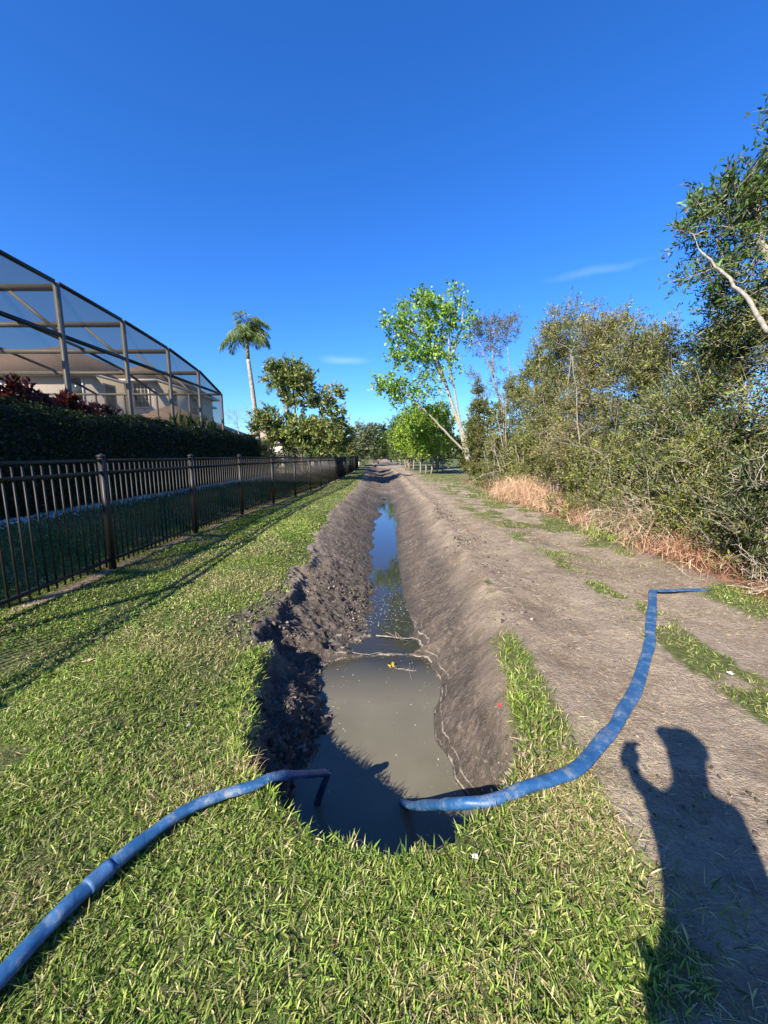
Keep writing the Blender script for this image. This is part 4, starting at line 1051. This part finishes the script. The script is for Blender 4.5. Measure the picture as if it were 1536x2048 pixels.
# --- planting between hedge and cage --------------------------------------------------
RED = [(.10, .018, .022), (.16, .03, .03), (.05, .012, .015), (.07, .03, .02)]
for i, (x, y, h, lab) in enumerate([(-7.75, 8.5, 2.42, 'burgundy leaved shrub over the hedge at the left edge'), (-7.75, 9.6, 2.4, 'burgundy leaved shrub over the hedge beside the first cage post'), (-7.7, 10.6, 2.2, 'small burgundy shrub, lowest and rightmost of the red ones')]):
    z0 = .5
    plant('red_shrub', lab, 'shrub', (x, y, z0), [[(x, y, z0, .03), (x, y + .1, z0 + h * .8)], [(x, y, z0, .03), (x + .1, y - .3, z0 + h * .8)]], [((x, y, z0 + h - .25), (.35, .65, .35), 34), ((x, y, z0 + h - .7), (.35, .6, .35), 16)],
          dict(L=.15, W=.07, cols=RED, weights=(3, 2, 3, 1)), M_BARK_BROWN, 'burgundy shrubs behind the hedge', 460 + i, twigs=6, per=7, clump=.16, up=.6, partnames=('stem', 'foliage'))
for i, (x, y, h, lab) in enumerate([(-7.7, 14.9, 2.3, 'spiky paddle leaved plant behind the hedge, nearest the camera'), (-7.7, 16.2, 2.4, 'spiky paddle leaved plant, middle of the three behind the hedge'), (-7.75, 17.5, 2.3, 'spiky paddle leaved plant by the far corner of the pool cage')]):
    rg = np.random.default_rng(480 + i); z0 = .5; root = thing('bird_of_paradise', (x, y, z0), lab, 'plant', 'spiky plants behind the hedge')
    st = MB(); P = []; D = []; LLn = []
    for k in range(34):
        a = rg.uniform(0, 6.28); sp = rg.uniform(.1, .55); tip = Vector((x + sp * math.cos(a) * .5, y + sp * math.sin(a) * 1.3, z0 + h * rg.uniform(.6, .95)))
        st.tube([(x, y, z0), tip], [.02, .01], 4, cap=False); dr = (tip - Vector((x, y, z0 + .4))).normalized(); P.append(list(tip)); D.append(list((dr + Vector(rg.normal(0, .25, 3))).normalized()))
    part('stem', st, M_BARK_BROWN, root)
    n = len(P); V, F, T, C = leafquads(np.array(P), np.array(D), rg.uniform(.4, .75, n), rg.uniform(.10, .16, n), pal(n, DARKG, (2, 2, 1), .2, rg), rg)
    part('leaves', fast_mesh('leaves', V, T, F, C), M_LEAF, root)

# --- dry grass mound, dead vines, bleached branches -----------------------------------
def strands(name, label, cat, base, n, spread, hgt, L, cols, seed, w_=.006, arch=.8, group=None):
    rg = np.random.default_rng(seed); V = []; F = []; C = []; k = 0; seg = 5
    x, y, z = base
    px = x + rg.normal(0, spread[0], n); py = y + rg.normal(0, spread[1], n); pz = height(px, py)
    a = rg.uniform(0, 6.28, n); el = rg.uniform(.5, 1.45, n); Ls = rg.uniform(L[0], L[1], n)
    d = np.stack([np.cos(a) * np.cos(el), np.sin(a) * np.cos(el), np.sin(el)], -1); p = np.stack([px, py, pz + rg.random(n) * hgt * .5], -1)
    s = np.stack([-np.sin(a), np.cos(a), rg.normal(0, .5, n)], -1); s /= np.linalg.norm(s, axis=1)[:, None]
    cc = pal(n, cols, [1] * len(cols), .25, rg); vs = []
    for i in range(seg + 1):
        wv_ = w_ * (1 - .8 * i / seg); vs += [p - s * wv_ / 2, p + s * wv_ / 2]
        p = p + d * (Ls / seg)[:, None]; d = d + rg.normal(0, .22, (n, 3)) + np.array([0, 0, -arch / seg * 1.6]); d /= np.linalg.norm(d, axis=1)[:, None]
    V = np.stack(vs, 1).reshape(-1, 3); V[:, 2] = np.maximum(V[:, 2], height(V[:, 0], V[:, 1]) + .004)
    nv = 2 * (seg + 1)
    F = np.concatenate([np.arange(n)[:, None] * nv + np.array([2 * i, 2 * i + 1, 2 * i + 3, 2 * i + 2]) for i in range(seg)], 1).ravel()
    me = fast_mesh(name, V, 4, F, np.repeat(cc, nv, 0)); me.transform(Matrix.Translation(-Vector(base)))
    o = link(name, me, M_STRAW); o.location = base
    return tag(o, label, cat, group)
TANP = [(.50, .33, .21), (.58, .42, .28), (.40, .24, .15)]
strands('dry_grass_mound', 'big mound of pinkish tan dry grass at the thicket edge', 'dry grass', (4.75, 13.3, 0), 3600, (.34, .75), .7, (.5, 1.1), TANP, 1, .010, 1.3)
strands('dry_grass_mound', 'smaller dry grass mound just in front of the big one', 'dry grass', (4.75, 11.3, 0), 1100, (.26, .5), .3, (.25, .6), TANP, 2, .009, 1.2)
strands('dead_vine_tangle', 'tall tangle of dead tan vines at the thicket foot, mid way', 'dead vines', (4.75, 6.9, 0), 1500, (.28, .45), .6, (.5, 1.2), [(.40, .30, .20), (.50, .40, .28), (.28, .18, .12)], 3, .009, 1.4)
strands('dead_vine_tangle', 'reddish brown tangle of dead vines nearest the bleached branches', 'dead vines', (4.7, 5.6, 0), 1100, (.25, .45), .3, (.3, .8), [(.42, .22, .14), (.33, .15, .09), (.5, .35, .22)], 4, .007, 1.4)
strands('dead_vine_tangle', 'low tangle of brown vines between the two taller ones and the mound', 'dead vines', (4.95, 9.0, 0), 900, (.25, .6), .3, (.3, .8), [(.38, .22, .14), (.28, .15, .09), (.46, .34, .22)], 5, .009, 1.4)
strands('dry_weed_tuft', 'small tuft of dry brown weeds on the left lip of the pit', 'weeds', (-.72, 1.82, 0), 160, (.07, .05), .02, (.05, .14), [(.42, .33, .16), (.28, .2, .1)], 6, .004, .8)
strands('green_weed_tuft', 'leafy green tuft at the foot of the thicket by the dead vines', 'weeds', (4.35, 7.3, 0), 260, (.16, .3), .05, (.15, .35), [(.18, .26, .04), (.25, .32, .06)], 7, .02, 1.0)

def bare_branches(name, label, base, n, length, seed, spread=1.0, toward=(-.7, -.2, .15), mat=None):
    rg = np.random.default_rng(seed); m = MB()
    def grow(p, d, L, r, lev):
        pts = [p]; k = 5
        for i in range(k):
            d = (d + Vector(rg.normal(0, .22, 3))).normalized(); p = p + d * (L / k)
            if p.z < .05: p.z = .05
            pts.append(p.copy())
            if lev < 3 and rg.random() < .75: grow(p.copy(), (d + Vector(rg.normal(0, .75, 3))).normalized(), L * rg.uniform(.3, .5), r * .5, lev + 1)
        m.tube(pts, [max(r * (1 - .8 * i / k), .0018) for i in range(k + 1)], 4, cap=False)
    for k in range(n):
        d = (Vector(toward) + Vector(rg.normal(0, .45 * spread, 3))).normalized()
        grow(Vector(base) + Vector(rg.normal(0, .12, 3)), d, length * rg.uniform(.6, 1.15), .009, 0)
    return single(name, m, mat or M_DEAD, base, label, 'dead branches', smooth=True)
bare_branches('dead_branches', 'bleached bare branches reaching out low at the right edge', (5.0, 3.95, .35), 9, .95, 31)
bare_branches('dead_branches', 'grey bare twigs fanning up beside the low dark bush', (4.95, 4.6, .4), 6, .9, 32, 1.4, (-.4, -.3, .7), M_BARK_GREY)
bare_branches('dead_branches', 'pale arching twigs rising out of the dead vines', (5.0, 6.6, .4), 7, 1.1, 33, 1.3, (-.45, -.3, .8))
bare_branches('dead_branches', 'thin pale twigs crossing the middle of the thicket', (5.0, 8.8, 1.5), 5, 1.3, 34, 1.5, (-.3, -.2, .6), M_BARK_GREY)
bare_branches('dead_branches', 'pale leaning branches in front of the far shrubs', (5.4, 17.5, .8), 5, 2.2, 35, 1.2, (-.6, .2, .8))
bare_branches('dead_branches', 'curved pale twigs high over the low dark bush', (5.1, 4.9, 1.7), 4, .8, 36, 1.3, (-.5, -.2, .1))

# pink blossom on the shrub
m = MB(); rg = np.random.default_rng(3); bc = Vector((4.55, 4.35, 1.92))
for k in range(7):
    a = k * .9; p = bc; q = bc + Vector((math.cos(a) * .035, -.02 + .01 * rg.normal(), math.sin(a) * .035)); r_ = bc + Vector((math.cos(a + .5) * .035, -.02, math.sin(a + .5) * .035))
    m.add([list(p), list(q), list((q + r_) / 2 + Vector((0, -.012, 0)) + (q - p) * .4), list(r_)], [(0, 1, 2, 3)])
single('pink_blossom', m, simple("pink_petal", (.65, .22, .35), .6, .1, 20), tuple(bc), 'single pink blossom on a shrub near the right edge', 'flower')

# --- blue hoses ------------------------------------------------------------------------
def hose_mat():
    m, nt, b, out = new_mat("blue_vinyl")
    P = pos(nt); n = noise(nt, 9, 6, .7, P); n2 = noise(nt, 40, 4, .7, P)
    vo = nt.nodes.new('ShaderNodeTexVoronoi'); vo.feature = 'DISTANCE_TO_EDGE'; vo.inputs['Scale'].default_value = 16; nt.links.new(P, vo.inputs['Vector'])
    crease = ramp(nt, vo.outputs['Distance'], 0, .12)
    col = mixc(nt, ramp(nt, n, .3, .7), (.012, .058, .150), (.030, .105, .235))
    dirt = math_(nt, 'MULTIPLY', ramp(nt, n, .48, .64), ramp(nt, n2, .40, .6))
    col = mixc(nt, math_(nt, 'MULTIPLY', dirt, .75), col, (.24, .24, .21))
    # woven ribs along the lay-flat wall
    wv_ = nt.nodes.new('ShaderNodeTexWave'); wv_.inputs['Scale'].default_value = 60; wv_.inputs['Distortion'].default_value = 1.0
    nt.links.new(P, wv_.inputs['Vector'])
    nt.links.new(col, b.inputs['Base Color']); b.inputs['Roughness'].default_value = .42
    bump(nt, b, math_(nt, 'ADD', math_(nt, 'MULTIPLY', wv_.outputs['Fac'], .12), math_(nt, 'ADD', n, math_(nt, 'MULTIPLY', crease, .25))), .5, .005)
    return m
M_HOSE = hose_mat()
def spline(pts, n=14):
    """Catmull-Rom through (x,y,z,r,flat)"""
    P = [np.array(p, float) for p in pts]; P = [2 * P[0] - P[1]] + P + [2 * P[-1] - P[-2]]; out = []
    for i in range(1, len(P) - 2):
        for k in range(n):
            t = k / n; a, b, c_, d = P[i - 1:i + 3]
            out.append(.5 * ((2 * b) + (-a + c_) * t + (2 * a - 5 * b + 4 * c_ - d) * t * t + (-a + 3 * b - 3 * c_ + d) * t ** 3))
    out.append(P[-2]); return out
def hose(name, pts, seed, k=1.0):
    q = spline([(p[0], p[1], p[2], p[3] * k, p[4]) for p in pts]); rg = np.random.default_rng(seed); m = MB(); N_ = len(q)
    wr = np.interp(np.arange(N_), np.arange(0, N_ + 6, 6), rg.normal(0, .055, len(np.arange(0, N_ + 6, 6)))) + rg.normal(0, .012, N_)
    fl_ = np.interp(np.arange(N_), np.arange(0, N_ + 5, 5), rg.normal(0, .14, len(np.arange(0, N_ + 5, 5))))
    m.tube([p[:3] for p in q], [p[3] * (1 + wr[i]) for i, p in enumerate(q)], 18, flat=[float(np.clip(p[4] * (1 + fl_[i]), .13, 1)) for i, p in enumerate(q)])
    return m.mesh(name, True)
def hz_(x, y): return float(height(np.array([x]), np.array([y]), False)[0])
r = .047
LP = [(-1.30, .55), (-1.24, .78), (-1.18, .96), (-1.14, 1.11), (-1.07, 1.27), (-.98, 1.42), (-.88, 1.53), (-.76, 1.60), (-.64, 1.645)]
pts = [(x, y, max(hz_(x, y), -.03) + .038, .05 if i < 5 else .045, .86) for i, (x, y) in enumerate(LP)]
pts += [(-.56, 1.71, -.005, .043, .9), (-.49, 1.80, -.075, .042, .9), (-.42, 1.93, -.19, .041, .88), (-.365, 2.05, -.295, .040, .8), (-.350, 2.095, -.345, .036, .45), (-.365, 2.12, -.41, .038, .6), (-.41, 2.17, -.56, .041, .85), (-.46, 2.22, -.75, .042, .9)]
b0 = (-1.1, 1.2, 0)
hl = single('hose', hose('hose', pts, 1, .57), M_HOSE, b0, 'blue hose crossing the lawn on the left and dipping into the pit', 'hose', 'blue lay-flat drain hoses')
RP = [(.50, 1.545, .045, .9), (.66, 1.60, .047, .85), (.82, 1.655, .050, .72), (.95, 1.71, .052, .65), (1.07, 1.80, .052, .6), (1.24, 1.95, .052, .5), (1.38, 2.07, .052, .45), (1.50, 2.20, .052, .40), (1.72, 2.42, .052, .34), (2.04, 2.80, .050, .32), (2.27, 3.08, .052, .30), (2.48, 3.38, .052, .28), (2.80, 3.82, .052, .24), (3.06, 4.19, .050, .22)]
pts = [(.02, 2.42, -.80, .042, .9), (.08, 2.28, -.72, .042, .9), (.17, 2.08, -.55, .043, .9), (.23, 1.88, -.34, .043, .9), (.29, 1.68, -.13, .044, .9), (.37, 1.56, .0, .044, .9)]
pts += [(x, y, max(hz_(x, y), -.03) + .014 + .03 * f_, r_, f_) for x, y, r_, f_ in RP]
pts += [(3.12, 4.27, hz_(3.12, 4.27) + .022, .045, .35), (3.24, 4.285, hz_(3.24, 4.28) + .018, .047, .24), (3.5, 4.31, hz_(3.5, 4.31) + .018, .048, .22), (3.80, 4.34, hz_(3.8, 4.34) + .018, .048, .22)]
hr = single('hose', hose('hose', pts, 2, .60), M_HOSE, (1.2, 2, 0), 'blue hose curving out of the pit over the bare track on the right', 'hose', 'blue lay-flat drain hoses')
# a worn joint sleeve on the left hose
cl_ = thing('x', (0, 0, 0), '', ''); bpy.data.objects.remove(cl_)
q = spline([(x, y, max(hz_(x, y), -.03) + .038, .053, .86) for x, y in LP[3:6]], 14)[8:16]
m = MB(); m.tube([p[:3] for p in q], [.0322] * len(q), 18, flat=[.86] * len(q))
sleeve = link('joint_sleeve', m.mesh('joint_sleeve', True), simple("worn_blue_tape", (.03, .09, .20), .6, .35, 25, bumpd=.003), hl)
sleeve.data.transform(Matrix.Translation(-Vector(b0)))

# --- small debris ------------------------------------------------------------------------
def crumple(c_, s, seed, flat=.5):
    rg = np.random.default_rng(seed); m = MB(); v = []; nn_ = 7
    for i in range(nn_):
        for j in range(nn_): v.append((c_[0] + (i / (nn_ - 1) - .5) * s + rg.normal(0, s * .06), c_[1] + (j / (nn_ - 1) - .5) * s * .8 + rg.normal(0, s * .06), c_[2] + abs(rg.normal(0, s * .18)) * flat))
    m.add(v, [(i * nn_ + j, (i + 1) * nn_ + j, (i + 1) * nn_ + j + 1, i * nn_ + j + 1) for i in range(nn_ - 1) for j in range(nn_ - 1)]); return m
x, y = .80, 2.42
single('plastic_scrap', crumple((x, y, H(x, y) + .008), .035, 1), simple("red_plastic", (.65, .06, .05), .5, .2, 30), (x, y, H(x, y)), 'small crumpled red scrap on the right bank of the pit', 'litter')
for i, (x, y, s, lab, cc) in enumerate([(2.55, 2.62, .035, 'crumpled white scrap in the green strip of the track', (.7, .7, .66)), (.36, 1.30, .022, 'tiny white scrap in the grass before the pit', (.7, .7, .62)), (-2.28, 2.75, .05, 'small tan leaf curl on the lawn near the fence', (.42, .30, .18))]):
    single('scrap', crumple((x, y, H(x, y) + .02), s, 20 + i), simple("scrap_%d" % i, cc, .8, .15, 30), (x, y, H(x, y)), lab, 'litter')
rgf = np.random.default_rng(55); n = 150
fy_ = rgf.uniform(1.9, 4.0, n); fx_ = rgf.uniform(-.5, .55, n); edge = rgf.random(n) < .6
fx_ = np.where(edge, np.where(rgf.random(n) < .5, -.40, .42) + rgf.normal(0, .05, n), fx_)
P = np.stack([fx_, fy_, np.full(n, WATER_Z + .003)], -1); D = rgf.normal(0, 1, (n, 3)) * np.array([1, 1, .02]); D /= np.linalg.norm(D, axis=1)[:, None]
ang = rgf.uniform(0, 6.28, n); S_ = np.stack([-D[:, 1], D[:, 0], np.zeros(n)], -1); L_ = rgf.uniform(.006, .028, n)[:, None]; W_ = rgf.uniform(.002, .005, n)[:, None]
V = np.stack([P, P + D * L_ * .5 + S_ * W_, P + D * L_, P + D * L_ * .5 - S_ * W_], 1).reshape(-1, 3)
tag(link('floating_bits', fast_mesh('floating_bits', V, 4, np.arange(4 * n), np.repeat(pal(n, [(.5, .45, .35), (.3, .24, .14), (.2, .25, .08)], (2, 2, 1), .2, rgf), 4, 0)), M_STRAW), kind='stuff')
# twigs and leaves caught on the mud dams
def twig(name, a, b, r, seed, lab, mat=None, grp=None):
    rg = np.random.default_rng(seed); m = MB(); a = Vector(a); b = Vector(b); pts = [a.lerp(b, t / 8) + Vector(rg.normal(0, .008, 3)) for t in range(9)]
    m.tube(pts, [r * (1 - .6 * i / 8) for i in range(9)], 5)
    for k in (2, 4, 5, 7): m.tube([pts[k], pts[k] + Vector(rg.normal(0, .05, 3)), pts[k] + Vector((rg.normal(0, .09), rg.normal(0, .07), .02))], [r * .5, r * .35, .0015], 4)
    return single(name, m, mat or M_DEAD, tuple(a), lab, 'twig', grp, smooth=True)
twig('twig', (-.10, 4.42, -.60), (.42, 4.36, -.61), .010, 1, 'longest pale twig lying over the mud dam in the ditch', M_BARK_GREY, grp='twigs caught on the mud dams')
twig('twig', (.02, 4.52, -.60), (.30, 4.30, -.62), .008, 2, 'dark twig crossing the pale one on the mud dam', M_BARK_BROWN, 'twigs caught on the mud dams')
twig('twig', (.10, 3.80, -.645), (.34, 3.72, -.645), .006, 3, 'small twig floating in the brown pool', M_BARK_GREY, 'twigs caught on the mud dams')
twig('twig', (-.35, 4.06, -.63), (.40, 4.03, -.62), .004, 4, 'thin twig set in the nearest mud line', M_BARK_GREY, 'twigs caught on the mud dams')
rg = np.random.default_rng(77); P = np.array([(.10, 3.82, -.640)] * 9) + rg.normal(0, .018, (9, 3)) * np.array([1, 1, .25]); P[:, 2] = np.maximum(P[:, 2], -.645)
D = rg.normal(0, 1, (9, 3)) * np.array([1, 1, .35]); D /= np.linalg.norm(D, axis=1)[:, None]
V, F, T, C = leafquads(P, D, np.full(9, .05), np.full(9, .03), pal(9, [(.42, .33, .05), (.25, .2, .06)], (2, 1), .2, rg), rg)
me = fast_mesh('floating_leaves', V, T, F, C); me.transform(Matrix.Translation((-.1, -3.82, .64))); o = link('floating_leaves', me, M_STRAW); o.location = (.1, 3.82, -.64)
tag(o, 'yellowed leaf sprig floating at the far end of the brown pool', 'leaves')

# --- the photographer (only the shadow falls in the picture) -----------------------------
M_SKIN = simple("skin", (.42, .25, .18), .55, .08, 8); M_SHIRT = simple("navy_shirt", (.03, .045, .09), .85, .2, 10)
M_PANTS = simple("dark_jeans", (.035, .04, .055), .9, .2, 10); M_CAP = simple("dark_cap", (.03, .03, .03), .85, .2, 10)
def skin_mesh(name, V, E, Rr, sub=2, root=0):
    me = bpy.data.meshes.new(name); me.from_pydata(V, E, []); o = bpy.data.objects.new(name, me); COL.objects.link(o)
    sk_ = o.modifiers.new('s', 'SKIN'); sk_.use_smooth_shade = True
    for i, v in enumerate(me.skin_vertices[0].data):
        rr = Rr[i]; v.radius = rr if isinstance(rr, tuple) else (rr, rr); v.use_root = (i == root)
    su = o.modifiers.new('u', 'SUBSURF'); su.levels = sub; su.render_levels = sub
    dg = bpy.context.evaluated_depsgraph_get(); nm = bpy.data.meshes.new_from_object(o.evaluated_get(dg)); nm.name = name
    bpy.data.objects.remove(o); return nm
bx_, by_ = .165, -.26
V = [(bx_, by_, .96), (bx_, by_, 1.12), (bx_, by_, 1.30), (bx_, by_, 1.45), (bx_, by_ + .01, 1.545), (bx_, by_ + .03, 1.62), (bx_, by_ + .045, 1.70), (bx_, by_ + .03, 1.785),
     (bx_ - .10, by_, .90), (bx_ - .11, by_ + .01, .50), (bx_ - .12, by_ - .02, .10), (bx_ - .13, by_ + .13, .04),
     (bx_ + .10, by_, .90), (bx_ + .11, by_ + .01, .50), (bx_ + .13, by_ - .02, .10), (bx_ + .15, by_ + .13, .04),
     (bx_ - .135, by_ + .01, 1.44), (.115, -.06, 1.355), (.02, -.058, 1.44), (-.005, -.055, 1.52),
     (bx_ + .145, by_, 1.44), (bx_ + .19, by_ - .02, 1.17), (bx_ + .19, by_ + .04, .93), (bx_ + .19, by_ + .07, .85)]
E_ = [(0, 1), (1, 2), (2, 3), (3, 4), (4, 5), (5, 6), (6, 7), (0, 8), (8, 9), (9, 10), (10, 11), (0, 12), (12, 13), (13, 14), (14, 15), (3, 16), (16, 17), (17, 18), (18, 19), (3, 20), (20, 21), (21, 22), (22, 23)]
Rr = [(.125, .10), (.13, .105), (.15, .115), (.13, .095), .065, .085, .10, .088, .095, .062, .042, .04, .095, .062, .042, .04, .06, .048, .032, .032, .06, .048, .032, .034]
pe = thing('person', (bx_, by_, 0), 'person in a cap holding up a phone, casting the long shadow on the track', 'person')
zg = H(bx_, by_)
part('body', skin_mesh('body', V, E_, Rr), M_SKIN, pe)
# fingers: five chains round the phone
for hx, hy, hz0, tip in ((-.005, -.055, 1.525, 1),):
    fv = []; fe = []; fr_ = []
    for k, (dz, ln) in enumerate(((.062, .055), (.042, .062), (.022, .060), (.002, .048))):
        i0 = len(fv); zc = hz0 - .01 + dz
        fv += [(hx - .015, hy + .005, zc), (hx - .040, hy + .012, zc + .003), (hx - .046, hy + .030, zc + .004), (hx - .038, hy + .036, zc + .004)]; fe += [(i0, i0 + 1), (i0 + 1, i0 + 2), (i0 + 2, i0 + 3)]; fr_ += [.010, .009, .008, .0065]
    m1 = [skin_mesh('finger', [fv[4 * k + j] for j in range(4)], [(0, 1), (1, 2), (2, 3)], fr_[4 * k:4 * k + 4], 1) for k in range(4)]
    m1.append(skin_mesh('finger', [(hx + .01, hy, hz0 - .01), (hx + .038, hy + .010, hz0 + .015), (hx + .046, hy + .026, hz0 + .04)], [(0, 1), (1, 2)], [.013, .011, .008], 1))
    for q in m1: part('finger', q, M_SKIN, pe)
Vs = [V[i] for i in (0, 1, 2, 3, 16, 17, 20, 21)]; Es = [(0, 1), (1, 2), (2, 3), (3, 4), (4, 5), (3, 6), (6, 7)]
part('shirt', skin_mesh('shirt', Vs, Es, [(.145, .115), (.15, .12), (.165, .13), (.135, .105), .07, .058, .065, .055]), M_SHIRT, pe)
Vs = [V[i] for i in (0, 8, 9, 10, 12, 13, 14)]
part('trousers', skin_mesh('trousers', Vs, [(0, 1), (1, 2), (2, 3), (0, 4), (4, 5), (5, 6)], [(.14, .11), .095, .075, .06, .11, .08, .06]), M_PANTS, pe)
m = MB(); hc = Vector((bx_, by_ + .04, 1.745)); rings = []
for i in range(6):
    t = i / 5 * math.pi / 2; rings.append((math.cos(t), math.sin(t)))
vs = []; 
for c1_, s1 in rings:
    for k in range(16):
        a = k * math.pi / 8; vs.append((hc.x + .108 * max(c1_, .02) * math.cos(a), hc.y + .112 * max(c1_, .02) * math.sin(a), hc.z + .105 * s1))
fs = [(i * 16 + k, i * 16 + (k + 1) % 16, (i + 1) * 16 + (k + 1) % 16, (i + 1) * 16 + k) for i in range(5) for k in range(16)]
m.add(vs, fs); cp = part('cap', m, M_CAP, pe, smooth=True)
m = MB(); vs = []
for z_, in ((0,), (.006,)):
    for k in range(9):
        a = math.pi * (k / 8); vs.append((hc.x + .088 * math.cos(a), hc.y + .07 + .115 * math.sin(a) * 1.0, hc.z - .012 * math.sin(a) + z_))
m.add(vs, [tuple(range(9))[::-1], tuple(range(9, 18))] + [(k, (k + 1) % 9, (k + 1) % 9 + 9, k + 9) for k in range(9)]); part('brim', m, M_CAP, cp)
# face: eyes, nose, mouth, ears
m = MB()
for s_ in (-1, 1): m.tube([(bx_ + s_ * .032, by_ + .122, 1.705), (bx_ + s_ * .032, by_ + .130, 1.705)], .011, 8)
part('eyes', m, simple("eye_white", (.6, .6, .6), .3, .05, 5), pe)
m = MB(); m.tube([(bx_, by_ + .12, 1.71), (bx_, by_ + .142, 1.675), (bx_, by_ + .125, 1.668)], [.008, .014, .010], 6)
for s_ in (-1, 1): m.tube([(bx_ + s_ * .082, by_ + .03, 1.72), (bx_ + s_ * .095, by_ + .02, 1.70), (bx_ + s_ * .082, by_ + .03, 1.67)], [.012, .018, .01], 6)
part('nose_and_ears', m, M_SKIN, pe)
m = MB(); m.tube([(bx_ - .022, by_ + .118, 1.642), (bx_, by_ + .125, 1.641), (bx_ + .022, by_ + .118, 1.642)], [.004, .007, .004], 6); part('mouth', m, simple("lip", (.4, .15, .13), .5, .1, 9), pe)
for s_ in (-1, 1):
    m = MB(); m.tube([(bx_ + s_ * .13, by_ - .06, .05), (bx_ + s_ * .135, by_ + .02, .055), (bx_ + s_ * .145, by_ + .12, .045), (bx_ + s_ * .15, by_ + .19, .04)], [.045, .052, .05, .03], 8); part('shoe', m, M_CAP, pe, smooth=True)
ph = thing('phone', (0, -.02, 1.53), 'phone held up in the hand, seen as a small block of shadow', 'phone')
m = MB(); m.box((.0, -.020, 1.545), (.072, .008, .150)); part('case', m, M_CAP, ph)
m = MB(); m.box((.0, -.0255, 1.545), (.066, .002, .142)); part('screen', m, M_GLASS, ph)
